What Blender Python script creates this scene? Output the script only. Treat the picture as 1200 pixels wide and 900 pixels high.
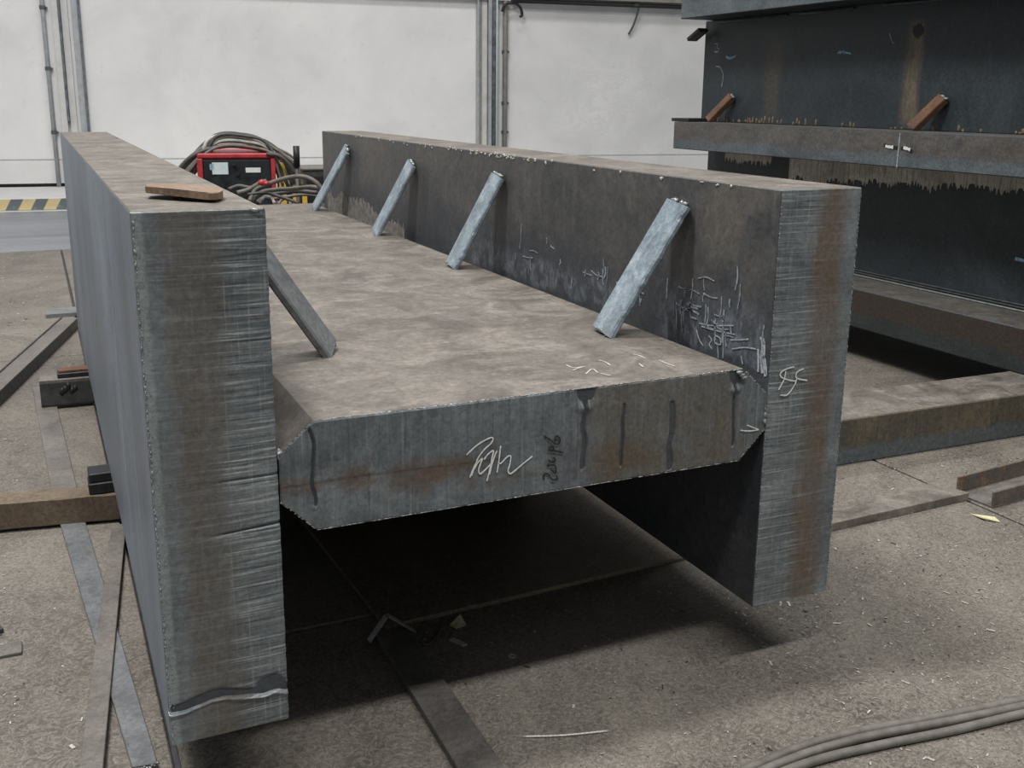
import bpy, bmesh, math, random
import numpy as np
from mathutils import Vector, Matrix

for o in list(bpy.data.objects):
    bpy.data.objects.remove(o)
scene = bpy.context.scene
COL = scene.collection
random.seed(7)
rng = np.random.default_rng(7)

# ------------------------------------------------------------------ camera
F, YAW, PITCH, ROLL = 1205.64, -0.4334, 0.2385, 0.0099
CAM = Vector((-0.1242, -1.6272, 1.0710))
PCX, PCY = 1.52, -42.33
_fw = Vector((-math.sin(YAW) * math.cos(PITCH), math.cos(YAW) * math.cos(PITCH), -math.sin(PITCH)))
_rt = Vector((math.cos(YAW), math.sin(YAW), 0.0))
_up = _rt.cross(_fw)
RT = _rt * math.cos(ROLL) + _up * math.sin(ROLL)
UP = -_rt * math.sin(ROLL) + _up * math.cos(ROLL)
FW = _fw
cd = bpy.data.cameras.new('camera')
cd.sensor_width = 36.0
cd.lens = F * 36.0 / 1200.0
cd.shift_x = -PCX / 1200.0
cd.shift_y = PCY / 1200.0
cd.clip_start = 0.05
cd.clip_end = 200.0
cam = bpy.data.objects.new('camera', cd)
M4 = Matrix.Identity(4)
for i in range(3):
    M4[i][0] = RT[i]; M4[i][1] = UP[i]; M4[i][2] = -FW[i]; M4[i][3] = CAM[i]
cam.matrix_world = M4
COL.objects.link(cam)
scene.camera = cam

# ------------------------------------------------------------------ light
world = bpy.data.worlds.new('hall_ambient')
scene.world = world
world.use_nodes = True
bg = world.node_tree.nodes['Background']
bg.inputs['Color'].default_value = (0.93, 0.97, 1.0, 1)
bg.inputs['Strength'].default_value = 0.20
# rows of roof light strips running across the hall
for (sx_, sy, lx, ly, watts) in ((1.0, -3.6, 10.0, 0.6, 740.0), (-1.9, 1.5, 2.0, 0.8, 700.0), (1.0, 6.6, 11.0, 0.6, 470.0)):
    sd = bpy.data.lights.new('roof_light_strip', 'AREA')
    sd.shape = 'RECTANGLE'
    sd.size, sd.size_y = lx, ly
    sd.energy = watts
    sd.color = (1.0, 0.975, 0.94)
    so = bpy.data.objects.new('roof_light_strip', sd)
    so.location = (sx_, sy, 9.0)
    COL.objects.link(so)
vs = scene.view_settings
vs.view_transform = 'Standard'
try:
    vs.look = 'None'
except Exception:
    pass
vs.gamma = 1.0
vs.use_curve_mapping = False
vs.exposure = 0.03

# ------------------------------------------------------------------ pixel -> place
def ray(x, y):
    return FW + RT * ((x - 600 - PCX) / F) - UP * ((y - 450 - PCY) / F)
def onz(x, y, z):
    d = ray(x, y); return CAM + d * ((z - CAM.z) / d.z)
def onx(x, y, X):
    d = ray(x, y); return CAM + d * ((X - CAM.x) / d.x)
def ony(x, y, Y):
    d = ray(x, y); return CAM + d * ((Y - CAM.y) / d.y)

# ------------------------------------------------------------------ materials
def nn(nt, t, **kw):
    n = nt.nodes.new(t)
    for k, v in kw.items():
        if k in n.inputs:
            n.inputs[k].default_value = v
        else:
            setattr(n, k, v)
    return n

def ramp(nt, src, stops):
    r = nt.nodes.new('ShaderNodeValToRGB')
    el = r.color_ramp.elements
    while len(el) < len(stops):
        el.new(0.5)
    for e, (p, c) in zip(el, stops):
        e.position = p
        e.color = (*c, 1) if len(c) == 3 else c
    nt.links.new(src, r.inputs[0])
    return r.outputs[0]

def noise(nt, co, scale, detail=6, rough=0.6, dist=0.0, stretch=(1, 1, 1), loc=(0, 0, 0)):
    m = nt.nodes.new('ShaderNodeMapping')
    m.inputs['Scale'].default_value = stretch
    m.inputs['Location'].default_value = loc
    nt.links.new(co, m.inputs['Vector'])
    n = nt.nodes.new('ShaderNodeTexNoise')
    n.inputs['Scale'].default_value = scale
    n.inputs['Detail'].default_value = detail
    n.inputs['Roughness'].default_value = rough
    n.inputs['Distortion'].default_value = dist
    nt.links.new(m.outputs[0], n.inputs['Vector'])
    return n.outputs[0]

def mix(nt, fac, a, b, mode='MIX'):
    m = nt.nodes.new('ShaderNodeMix')
    m.data_type = 'RGBA'
    m.blend_type = mode
    if hasattr(fac, 'links'):
        nt.links.new(fac, m.inputs[0])
    else:
        m.inputs[0].default_value = fac
    for s, i in ((a, 6), (b, 7)):
        if hasattr(s, 'links'):
            nt.links.new(s, m.inputs[i])
        else:
            m.inputs[i].default_value = (*s, 1)
    return m.outputs[2]

def mth(nt, op, a, b=None, c=None, clamp=False):
    m = nt.nodes.new('ShaderNodeMath')
    m.operation = op
    m.use_clamp = clamp
    for i, s in enumerate((a, b, c)):
        if s is None:
            continue
        if hasattr(s, 'links'):
            nt.links.new(s, m.inputs[i])
        else:
            m.inputs[i].default_value = s
    return m.outputs[0]

def grey(v):
    return (v, v, v)

def new_mat(name):
    m = bpy.data.materials.new(name)
    m.use_nodes = True
    nt = m.node_tree
    b = nt.nodes['Principled BSDF']
    co = nt.nodes.new('ShaderNodeTexCoord').outputs['Object']
    return m, nt, b, co

def plain(name, col, rough=0.6, metal=0.0, var=0.25, scale=30, bump=0.0):
    m, nt, b, co = new_mat(name)
    n = noise(nt, co, scale, 5, 0.65)
    lo = tuple(c * (1 - var) for c in col)
    hi = tuple(c * (1 + var) for c in col)
    nt.links.new(ramp(nt, n, [(0.3, lo), (0.7, hi)]), b.inputs['Base Color'])
    b.inputs['Roughness'].default_value = rough
    b.inputs['Metallic'].default_value = metal
    if bump:
        bp = nn(nt, 'ShaderNodeBump', Strength=bump, Distance=0.003)
        nt.links.new(n, bp.inputs['Height'])
        nt.links.new(bp.outputs[0], b.inputs['Normal'])
    return m

def steel(name, stops, scale=3.0, stretch=(1, 1, 1), dist=0.6, streaks=(), fine=60, fine_amt=0.35,
          rough=(0.4, 0.65), metal=0.25, bump=0.25, loc=(0, 0, 0), extra=None):
    """Mill-scale steel: cloudy colour ramp, directional streaks, fine grain."""
    m, nt, b, co = new_mat(name)
    n1 = noise(nt, co, scale, 9, 0.66, dist, stretch, loc)
    col = ramp(nt, n1, stops)
    for (sc, st, lo, hi, c, amt) in streaks:
        s = noise(nt, co, sc, 6, 0.7, 0.3, st, (3.1, 1.7, 5.2))
        f = ramp(nt, s, [(lo, grey(0.0)), (hi, grey(amt))])
        col = mix(nt, f, col, c)
    if extra:
        col = extra(nt, co, col)
    n3 = noise(nt, co, fine, 5, 0.75, 0.8)
    g = ramp(nt, n3, [(0.36, grey(1 - fine_amt)), (0.64, grey(1 + fine_amt))])
    col = mix(nt, 1.0, col, g, 'MULTIPLY')
    nt.links.new(col, b.inputs['Base Color'])
    r = nt.nodes.new('ShaderNodeMapRange')
    r.inputs['From Min'].default_value = 0.3
    r.inputs['From Max'].default_value = 0.7
    r.inputs['To Min'].default_value = rough[0]
    r.inputs['To Max'].default_value = rough[1]
    nt.links.new(n1, r.inputs['Value'])
    nt.links.new(r.outputs[0], b.inputs['Roughness'])
    b.inputs['Metallic'].default_value = metal
    bp = nn(nt, 'ShaderNodeBump', Strength=bump, Distance=0.002)
    h = mth(nt, 'ADD', n3, mth(nt, 'MULTIPLY', n1, 1.5))
    nt.links.new(h, bp.inputs['Height'])
    nt.links.new(bp.outputs[0], b.inputs['Normal'])
    return m

def axis(nt, co, i):
    s = nt.nodes.new('ShaderNodeSeparateXYZ')
    nt.links.new(co, s.inputs[0])
    return s.outputs[i]

def band(nt, v, a0, a1, b1, b0, jitter=None, jamp=0.0):
    """1 between a1..b1, fading to 0 at a0 / b0."""
    if jitter is not None:
        v = mth(nt, 'ADD', v, mth(nt, 'MULTIPLY', mth(nt, 'SUBTRACT', jitter, 0.5), jamp))
    u = nt.nodes.new('ShaderNodeMapRange'); u.interpolation_type = 'SMOOTHSTEP'
    u.inputs['From Min'].default_value = a0; u.inputs['From Max'].default_value = a1
    nt.links.new(v, u.inputs['Value'])
    d = nt.nodes.new('ShaderNodeMapRange'); d.interpolation_type = 'SMOOTHSTEP'
    d.inputs['From Min'].default_value = b1; d.inputs['From Max'].default_value = b0
    d.inputs['To Min'].default_value = 1.0; d.inputs['To Max'].default_value = 0.0
    nt.links.new(v, d.inputs['Value'])
    return mth(nt, 'MULTIPLY', u.outputs[0], d.outputs[0])

MAT = {}
# flame-cut end of the left flange: blue-grey with a brown middle, drag lines across
def _cut_extra(x0, x1, brown_at, amount, lines, slagband, brown):
    def ex(nt, co, col):
        x = axis(nt, co, 0)
        j = noise(nt, co, 5.0, 5, 0.65)
        w = x1 - x0
        f = band(nt, x, x0 + (brown_at[0]) * w, x0 + brown_at[1] * w, x0 + brown_at[2] * w, x0 + brown_at[3] * w, j, 0.25 * w)
        f = mth(nt, 'MULTIPLY', f, amount)
        f = mth(nt, 'MULTIPLY', f, ramp(nt, noise(nt, co, 9, 6, 0.7, 0, (1, 1, 0.5)), [(0.3, grey(0.4)), (0.62, grey(1))]))
        col = mix(nt, f, col, brown)
        lm = band(nt, x, x0 + lines[0] * w, x0 + lines[1] * w, x0 + lines[2] * w, x0 + lines[3] * w, noise(nt, co, 6, 4, 0.6, 0, (1, 1, 1), (7, 0, 2)), 0.3 * w)
        ln = noise(nt, co, 3.0, 3, 0.55, 0.0, (1.6, 1, 75), (1, 0, 3))
        lf = mth(nt, 'MULTIPLY', ramp(nt, ln, [(0.53, grey(0)), (0.64, grey(0.75))]), mth(nt, 'ADD', mth(nt, 'MULTIPLY', lm, 0.8), 0.2))
        col = mix(nt, lf, col, (0.40, 0.435, 0.43))
        ld = noise(nt, co, 3.0, 3, 0.55, 0.0, (1.6, 1, 90), (4, 0, 8))
        lf = mth(nt, 'MULTIPLY', ramp(nt, ld, [(0.55, grey(0)), (0.66, grey(0.75))]), mth(nt, 'ADD', mth(nt, 'MULTIPLY', lm, 0.75), 0.25))
        col = mix(nt, lf, col, (0.038, 0.046, 0.048))
        vl = noise(nt, co, 4.0, 3, 0.55, 0.0, (40, 1, 1.4), (2, 0, 5))
        lf = mth(nt, 'MULTIPLY', ramp(nt, vl, [(0.56, grey(0)), (0.68, grey(0.45))]), mth(nt, 'ADD', mth(nt, 'MULTIPLY', lm, 0.7), 0.3))
        col = mix(nt, lf, col, (0.32, 0.35, 0.35))
        if slagband:
            sb = band(nt, x, x0 - 1, x0 - 0.9, x0 + 0.012, x0 + 0.020, noise(nt, co, 45, 4, 0.7), 0.022)
            col = mix(nt, mth(nt, 'MULTIPLY', sb, 0.7), col, (0.29, 0.335, 0.335))
        return col
    return ex
CUT_STOPS = [(0.28, (0.085, 0.098, 0.106)), (0.5, (0.155, 0.175, 0.186)), (0.72, (0.25, 0.278, 0.29))]
CUT_STREAKS = ((6, (1, 1, 25), 0.52, 0.72, (0.24, 0.27, 0.27), 0.35),)
MAT['cut_l'] = steel('flame_cut_steel_left', CUT_STOPS, 4, (1, 1, 1.5), 0.5, CUT_STREAKS, 90, 0.22, (0.42, 0.62), 0.2, 0.35,
                     extra=_cut_extra(0.0, 0.2, (0.12, 0.3, 0.5, 0.72), 0.75, (0.5, 0.68, 2, 3), True, (0.120, 0.098, 0.078)))
MAT['cut_r'] = steel('flame_cut_steel_right', CUT_STOPS, 4, (1, 1, 1.5), 0.5, CUT_STREAKS, 90, 0.22, (0.42, 0.62), 0.2, 0.35,
                     extra=_cut_extra(1.208, 1.41, (0.36, 0.55, 0.72, 0.92), 0.95, (-2, -1, 0.38, 0.6), False, (0.150, 0.108, 0.078)))
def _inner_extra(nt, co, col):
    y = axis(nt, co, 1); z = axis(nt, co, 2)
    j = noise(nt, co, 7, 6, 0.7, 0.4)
    f = mth(nt, 'MULTIPLY', band(nt, z, -2, -1, 0.62, 0.74, j, 0.2), 0.68)  # lower face tinted blue-black, partly standing in for shade below the web
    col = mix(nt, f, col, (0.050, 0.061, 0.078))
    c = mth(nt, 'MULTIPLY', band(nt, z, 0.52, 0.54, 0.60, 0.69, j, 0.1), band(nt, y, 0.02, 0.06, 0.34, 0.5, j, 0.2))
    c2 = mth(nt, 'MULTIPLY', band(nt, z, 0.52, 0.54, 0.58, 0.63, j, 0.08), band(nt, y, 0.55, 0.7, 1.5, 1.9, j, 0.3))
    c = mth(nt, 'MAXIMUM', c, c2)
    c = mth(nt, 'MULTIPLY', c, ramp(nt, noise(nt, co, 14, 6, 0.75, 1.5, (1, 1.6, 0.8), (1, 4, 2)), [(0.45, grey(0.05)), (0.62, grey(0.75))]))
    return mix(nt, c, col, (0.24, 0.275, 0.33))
def _web_extra(nt, co, col):
    z = axis(nt, co, 2)
    j = noise(nt, co, 4, 5, 0.65)
    f = band(nt, z, 0.355, 0.385, 0.42, 0.46, j, 0.12)
    f = mth(nt, 'MULTIPLY', f, ramp(nt, noise(nt, co, 4.5, 7, 0.72, 0.6, (1, 1, 1.6), (4, 0, 1)), [(0.45, grey(0.0)), (0.58, grey(0.9))]))
    col = mix(nt, f, col, (0.136, 0.098, 0.075))
    x = axis(nt, co, 0)
    g = band(nt, x, 0.76, 0.84, 1.10, 1.16, noise(nt, co, 7, 5, 0.65), 0.12)
    g = mth(nt, 'MULTIPLY', g, ramp(nt, noise(nt, co, 8, 6, 0.7, 0.5, (1, 1, 1), (9, 2, 4)), [(0.35, grey(0.25)), (0.65, grey(0.8))]))
    return mix(nt, g, col, (0.128, 0.106, 0.074))
MAT['cut_w'] = steel('flame_cut_steel_web', [(0.28, (0.075, 0.088, 0.096)), (0.5, (0.138, 0.158, 0.170)), (0.72, (0.225, 0.252, 0.266))], 7, (1, 1, 1), 0.6,
                     ((6, (20, 1, 0.8), 0.52, 0.68, (0.27, 0.30, 0.315), 0.55), (6, (26, 1, 0.9), 0.54, 0.68, (0.055, 0.062, 0.066), 0.6),
                      (5, (1, 1, 18), 0.58, 0.7, (0.24, 0.26, 0.26), 0.35)), 90, 0.25, (0.4, 0.62), 0.2, 0.35, extra=_web_extra)
# flange sides: dark mill scale with brown clouds
MAT['scale'] = steel('mill_scale_steel', [(0.28, (0.052, 0.056, 0.062)), (0.48, (0.108, 0.110, 0.113)), (0.62, (0.152, 0.142, 0.130)), (0.78, (0.20, 0.215, 0.235))],
                     2.4, (1, 1, 1.2), 1.2, ((3, (1, 9, 0.8), 0.55, 0.72, (0.17, 0.138, 0.108), 0.35), (5, (1, 5, 0.5), 0.58, 0.75, (0.2, 0.215, 0.235), 0.5)),
                     55, 0.25, (0.4, 0.6), 0.25, 0.3, extra=_inner_extra)
MAT['scale_out'] = steel('mill_scale_steel_outer', [(0.28, (0.115, 0.140, 0.176)), (0.5, (0.205, 0.248, 0.308)), (0.72, (0.33, 0.395, 0.48))],  # outer face bluer and lighter: reflections of the hall put into its colour
                     1.6, (1, 1, 0.45), 0.8, ((3, (1, 10, 0.7), 0.55, 0.72, (0.15, 0.14, 0.13), 0.5), (2.5, (1, 12, 0.5), 0.53, 0.72, (0.33, 0.385, 0.46), 0.5)),
                     55, 0.18, (0.38, 0.55), 0.35, 0.2)
MAT['top'] = steel('dusty_brown_steel', [(0.28, (0.066, 0.059, 0.051)), (0.5, (0.145, 0.130, 0.115)), (0.72, (0.24, 0.217, 0.192))], 5.5, (1.2, 1.0, 1), 1.1,
                   ((9, (0.8, 2, 1), 0.54, 0.66, (0.30, 0.265, 0.225), 0.45), (6, (1, 1.6, 1), 0.56, 0.72, (0.085, 0.073, 0.06), 0.5)), 70, 0.25, (0.55, 0.8), 0.05, 0.4)
MAT['strut'] = steel('blue_grey_bar_steel', [(0.28, (0.15, 0.19, 0.225)), (0.5, (0.29, 0.355, 0.41)), (0.72, (0.47, 0.55, 0.61))], 14, (1, 1, 1), 0.8,
                     ((9, (1, 1, 1), 0.62, 0.75, (0.16, 0.13, 0.10), 0.6),), 80, 0.25, (0.35, 0.55), 0.3, 0.4)
MAT['weld'] = plain('weld_metal', (0.33, 0.34, 0.34), 0.38, 0.6, 0.5, 120, 0.4)
MAT['slag'] = plain('slag_grey', (0.26, 0.30, 0.30), 0.5, 0.3, 0.55, 140, 0.4)
def _stack_extra(nt, co, col):
    y = axis(nt, co, 1)
    f = band(nt, y, 2.02, 2.06, 2.10, 2.17, noise(nt, co, 3, 4, 0.6), 0.06)
    z = axis(nt, co, 2)
    f = mth(nt, 'MULTIPLY', f, band(nt, z, 0.93, 1.0, 1.4, 1.46))
    f = mth(nt, 'MULTIPLY', f, ramp(nt, noise(nt, co, 14, 5, 0.7, 0, (1, 4, 0.6)), [(0.3, grey(0.2)), (0.6, grey(0.8))]))
    col = mix(nt, f, col, (0.20, 0.155, 0.10))
    g = mth(nt, 'MULTIPLY', band(nt, y, 3.0, 3.06, 3.1, 3.2, noise(nt, co, 3, 4, 0.6), 0.1), 0.35)
    g = mth(nt, 'MULTIPLY', g, band(nt, z, 0.95, 1.02, 1.3, 1.45))
    return mix(nt, g, col, (0.13, 0.10, 0.06))
MAT['stack'] = steel('dark_blue_black_steel', [(0.28, (0.018, 0.026, 0.031)), (0.5, (0.032, 0.043, 0.050)), (0.78, (0.056, 0.072, 0.082))], 2.2, (1, 1, 1), 1.0,
                     ((4, (1, 3, 0.6), 0.6, 0.8, (0.075, 0.09, 0.095), 0.4),), 60, 0.3, (0.42, 0.6), 0.1, 0.25, extra=_stack_extra)
def _edge_extra(zm):
    def ex(nt, co, col):
        z = axis(nt, co, 2)
        f = band(nt, z, zm - 0.02, zm + 0.01, 9, 10, noise(nt, co, 12, 5, 0.7, 0, (1, 1, 1)), 0.09)
        f = mth(nt, 'MULTIPLY', f, 0.6)
        c2 = ramp(nt, noise(nt, co, 10, 6, 0.7, 0.6, (1, 1, 1.5)), [(0.3, (0.06, 0.052, 0.046)), (0.6, (0.16, 0.128, 0.10)), (0.8, (0.10, 0.10, 0.10))])
        return mix(nt, f, col, c2)
    return ex
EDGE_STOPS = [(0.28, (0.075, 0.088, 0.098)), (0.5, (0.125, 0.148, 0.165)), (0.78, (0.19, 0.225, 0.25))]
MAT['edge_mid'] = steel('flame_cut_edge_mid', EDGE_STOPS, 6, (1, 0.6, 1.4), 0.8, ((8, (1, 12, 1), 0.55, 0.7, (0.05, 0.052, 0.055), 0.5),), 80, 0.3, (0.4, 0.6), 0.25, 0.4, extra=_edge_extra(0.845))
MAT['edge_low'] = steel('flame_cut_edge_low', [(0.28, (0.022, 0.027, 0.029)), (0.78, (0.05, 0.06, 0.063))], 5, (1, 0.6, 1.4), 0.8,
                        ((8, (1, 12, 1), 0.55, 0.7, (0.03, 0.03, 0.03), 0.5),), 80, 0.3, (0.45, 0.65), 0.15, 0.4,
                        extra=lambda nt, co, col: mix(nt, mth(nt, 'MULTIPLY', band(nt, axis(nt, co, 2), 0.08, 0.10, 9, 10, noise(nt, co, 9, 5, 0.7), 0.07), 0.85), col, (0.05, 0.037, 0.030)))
MAT['edge_top'] = steel('flame_cut_edge_top', EDGE_STOPS, 6, (1, 0.6, 1.4), 0.8, ((8, (1, 12, 1), 0.55, 0.7, (0.05, 0.055, 0.06), 0.5),), 80, 0.3, (0.4, 0.6), 0.25, 0.4)
MAT['lime'] = steel('lime_wash_runs', [(0.3, (0.42, 0.39, 0.36)), (0.7, (0.82, 0.78, 0.72))], 5, (1, 1, 1), 0.3,
                    ((6, (1, 22, 1.2), 0.5, 0.62, (0.16, 0.15, 0.14), 0.8),), 60, 0.2, (0.8, 0.9), 0.0, 0.3)
MAT['lime_dim'] = plain('lime_dust', (0.20, 0.19, 0.178), 0.9, 0, 0.5, 40, 0.2)
MAT['rust'] = steel('rust_brown_bar', [(0.28, (0.05, 0.032, 0.024)), (0.5, (0.135, 0.068, 0.038)), (0.75, (0.25, 0.125, 0.066))], 9, (1, 1, 1), 0.6, (), 70, 0.3, (0.6, 0.8), 0.05, 0.4)
MAT['rust_plate'] = steel('brown_cut_plate', [(0.25, (0.12, 0.082, 0.06)), (0.5, (0.22, 0.15, 0.105)), (0.8, (0.30, 0.225, 0.17))], 8, (1, 1, 1), 0.6, (), 70, 0.3, (0.6, 0.8), 0.05, 0.4)
MAT['support'] = steel('olive_rust_support', [(0.28, (0.055, 0.062, 0.064)), (0.55, (0.12, 0.105, 0.08)), (0.8, (0.19, 0.155, 0.105))], 5, (1, 1, 1), 0.8,
                       ((8, (9, 1, 0.8), 0.5, 0.68, (0.20, 0.14, 0.075), 0.6), (8, (12, 1, 0.8), 0.56, 0.7, (0.05, 0.048, 0.042), 0.6)), 60, 0.3, (0.5, 0.75), 0.1, 0.4,
                       extra=lambda nt, co, col: mix(nt, mth(nt, 'MULTIPLY', band(nt, axis(nt, co, 2), -1, -0.9, -0.105, -0.075, noise(nt, co, 9, 4, 0.6), 0.04), 0.8), col, (0.11, 0.135, 0.15)))
MAT['bar_brown'] = steel('brown_rusted_bar', [(0.25, (0.06, 0.043, 0.03)), (0.5, (0.15, 0.112, 0.078)), (0.8, (0.24, 0.19, 0.135))], 5, (1, 1, 1), 0.8,
                         ((7, (14, 1, 0.7), 0.52, 0.68, (0.30, 0.25, 0.18), 0.5), (7, (14, 1, 0.7), 0.54, 0.7, (0.05, 0.03, 0.022), 0.6)), 70, 0.3, (0.6, 0.85), 0.03, 0.5)
MAT['strip'] = steel('brown_grey_flat_bar', [(0.25, (0.10, 0.09, 0.082)), (0.5, (0.17, 0.154, 0.142)), (0.8, (0.24, 0.222, 0.205))], 6, (1, 1, 1), 0.8,
                     ((9, (5, 1, 1), 0.6, 0.75, (0.13, 0.10, 0.07), 0.5),), 80, 0.25, (0.45, 0.65), 0.15, 0.35)
MAT['strip_blue'] = steel('blue_grey_flat_bar', [(0.25, (0.095, 0.10, 0.108)), (0.5, (0.165, 0.172, 0.18)), (0.8, (0.24, 0.25, 0.262))], 6, (1, 1, 1), 0.8,
                     ((9, (5, 1, 1), 0.58, 0.75, (0.12, 0.10, 0.085), 0.6),), 80, 0.25, (0.4, 0.62), 0.15, 0.35)
MAT['dark_bar'] = steel('dark_brown_bar', [(0.25, (0.055, 0.052, 0.048)), (0.5, (0.105, 0.098, 0.090)), (0.8, (0.16, 0.152, 0.14))], 8, (1, 1, 1), 0.9, ((9, (5, 1, 1), 0.6, 0.75, (0.16, 0.13, 0.10), 0.5),), 80, 0.25, (0.45, 0.65), 0.15, 0.35)
MAT['black'] = plain('black_oxide_steel', (0.022, 0.024, 0.027), 0.5, 0.2, 0.4, 40, 0.3)
MAT['dark'] = plain('dark_steel', (0.065, 0.068, 0.07), 0.5, 0.2, 0.45, 25, 0.3)
MAT['chalk'] = plain('white_chalk', (0.78, 0.78, 0.76), 0.9, 0, 0.12, 200)
MAT['chalk_top'] = plain('dusty_chalk', (0.50, 0.47, 0.43), 0.9, 0, 0.3, 90)
MAT['chalk_dim'] = plain('faint_chalk', (0.27, 0.30, 0.34), 0.9, 0, 0.55, 90)
MAT['chalk_bright'] = plain('rubbed_chalk', (0.40, 0.44, 0.49), 0.9, 0, 0.45, 120)
MAT['marker'] = plain('black_marker', (0.012, 0.012, 0.013), 0.6)
MAT['paint_blue'] = plain('pale_blue_paint', (0.30, 0.46, 0.58), 0.7, 0, 0.4, 60)
MAT['cable'] = plain('grey_rubber_cable', (0.15, 0.14, 0.125), 0.6, 0, 0.35, 25, 0.2)
MAT['cable_dark'] = plain('dark_rubber_cable', (0.062, 0.060, 0.058), 0.5, 0, 0.45, 20, 0.2)
MAT['cable_pale'] = plain('pale_hose', (0.45, 0.44, 0.41), 0.55, 0, 0.3, 20, 0.2)
MAT['red'] = plain('red_enamel', (0.42, 0.042, 0.050), 0.42, 0, 0.25, 12, 0.1)
MAT['panel'] = plain('black_control_panel', (0.020, 0.025, 0.028), 0.35, 0, 0.5, 18)
MAT['paper'] = plain('paper_sticker', (0.62, 0.72, 0.76), 0.7, 0, 0.1, 20)
MAT['white'] = plain('white_print', (0.75, 0.77, 0.77), 0.7, 0, 0.1, 20)
MAT['yellow'] = plain('yellow_enamel', (0.68, 0.45, 0.08), 0.5, 0, 0.2, 15)
MAT['chips'] = plain('bright_metal_chips', (0.55, 0.53, 0.49), 0.4, 0.3, 0.4, 300)
MAT['chips_dark'] = plain('dark_scale_chips', (0.05, 0.046, 0.042), 0.6, 0.1, 0.4, 300)
MAT['leaf'] = plain('dry_yellow_scrap', (0.62, 0.58, 0.36), 0.8, 0, 0.2, 80)
MAT['pipe'] = plain('grey_painted_pipe', (0.40, 0.42, 0.44), 0.5, 0.1, 0.2, 12)
MAT['pipe_brown'] = plain('taupe_painted_pipe', (0.30, 0.285, 0.26), 0.55, 0.1, 0.2, 12)
MAT['pipe_dark'] = plain('dark_slate_pipe', (0.14, 0.16, 0.18), 0.5, 0.1, 0.5, 14)
MAT['post'] = plain('pale_grey_painted_steel', (0.60, 0.60, 0.595), 0.55, 0, 0.12, 6)
MAT['clamp'] = plain('dark_clamp', (0.09, 0.10, 0.105), 0.5, 0.2)
MAT['ledge'] = plain('grey_concrete_ledge', (0.60, 0.60, 0.60), 0.8, 0, 0.1, 8)

# painted white wall with grey clouds and repair patches
def make_wall_mat():
    m, nt, b, co = new_mat('white_painted_wall')
    n1 = noise(nt, co, 0.9, 7, 0.62, 0.4)
    col = ramp(nt, n1, [(0.32, (0.69, 0.69, 0.695)), (0.48, (0.775, 0.775, 0.775)), (0.68, (0.845, 0.845, 0.84))])
    x = axis(nt, co, 0); z = axis(nt, co, 2)
    p = noise(nt, co, 2.2, 5, 0.6, 2.5, (1, 1, 1.6), (2, 0, 1))
    f = ramp(nt, p, [(0.47, grey(0)), (0.50, grey(1)), (0.56, grey(1)), (0.575, grey(0))])
    f = mth(nt, 'MULTIPLY', f, band(nt, x, 6.0, 7.0, 9.5, 11.0, n1, 0.8))
    f = mth(nt, 'MULTIPLY', f, band(nt, z, 0.2, 0.5, 1.3, 1.9, n1, 0.6))
    col = mix(nt, mth(nt, 'MULTIPLY', f, 0.55), col, (0.72, 0.72, 0.725))
    d = noise(nt, co, 9, 8, 0.75, 0.3)
    col = mix(nt, ramp(nt, d, [(0.58, grey(0)), (0.72, grey(0.45))]), col, (0.55, 0.55, 0.55))
    lo = band(nt, z, -0.2, -0.05, 0.22, 0.34, noise(nt, co, 3, 6, 0.7), 0.1)
    col = mix(nt, mth(nt, 'MULTIPLY', lo, 0.25), col, (0.60, 0.60, 0.59))
    nt.links.new(col, b.inputs['Base Color'])
    b.inputs['Roughness'].default_value = 0.8
    bp = nn(nt, 'ShaderNodeBump', Strength=0.15, Distance=0.01)
    nt.links.new(d, bp.inputs['Height'])
    nt.links.new(bp.outputs[0], b.inputs['Normal'])
    return m
MAT['wall'] = make_wall_mat()

# trodden steel floor plates: brown-grey dirt with swirling pale scratches
def make_floor_mat(name, tint=(1, 1, 1)):
    m, nt, b, co = new_mat(name)
    n1 = noise(nt, co, 1.6, 9, 0.68, 0.9)
    t = lambda c: tuple(a * k for a, k in zip(c, tint))
    col = ramp(nt, n1, [(0.28, t((0.070, 0.060, 0.050))), (0.44, t((0.128, 0.111, 0.093))), (0.57, t((0.192, 0.168, 0.140))), (0.74, t((0.285, 0.252, 0.210)))])
    n2 = noise(nt, co, 30, 4, 0.6, 2.8)
    sw = ramp(nt, n2, [(0.46, grey(0)), (0.53, grey(0.62)), (0.58, grey(0.1))])
    col = mix(nt, sw, col, t((0.34, 0.305, 0.258)))
    n4 = noise(nt, co, 48, 4, 0.6, 2.4, (1, 1, 1), (5, 3, 1))
    dk = ramp(nt, n4, [(0.54, grey(0)), (0.68, grey(0.5))])
    col = mix(nt, dk, col, t((0.070, 0.062, 0.054)))
    n3 = noise(nt, co, 120, 5, 0.75, 0.5)
    g = ramp(nt, n3, [(0.36, grey(0.72)), (0.64, grey(1.28))])
    col = mix(nt, 1.0, col, g, 'MULTIPLY')
    nt.links.new(col, b.inputs['Base Color'])
    b.inputs['Roughness'].default_value = 0.62
    bp = nn(nt, 'ShaderNodeBump', Strength=0.3, Distance=0.003)
    nt.links.new(mth(nt, 'ADD', n3, n2), bp.inputs['Height'])
    nt.links.new(bp.outputs[0], b.inputs['Normal'])
    return m
MAT['floor'] = make_floor_mat('dirty_steel_floor', (0.86, 0.875, 0.90))
MAT['floor_brown'] = make_floor_mat('dirty_brown_floor', (0.86, 0.80, 0.72))
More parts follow.
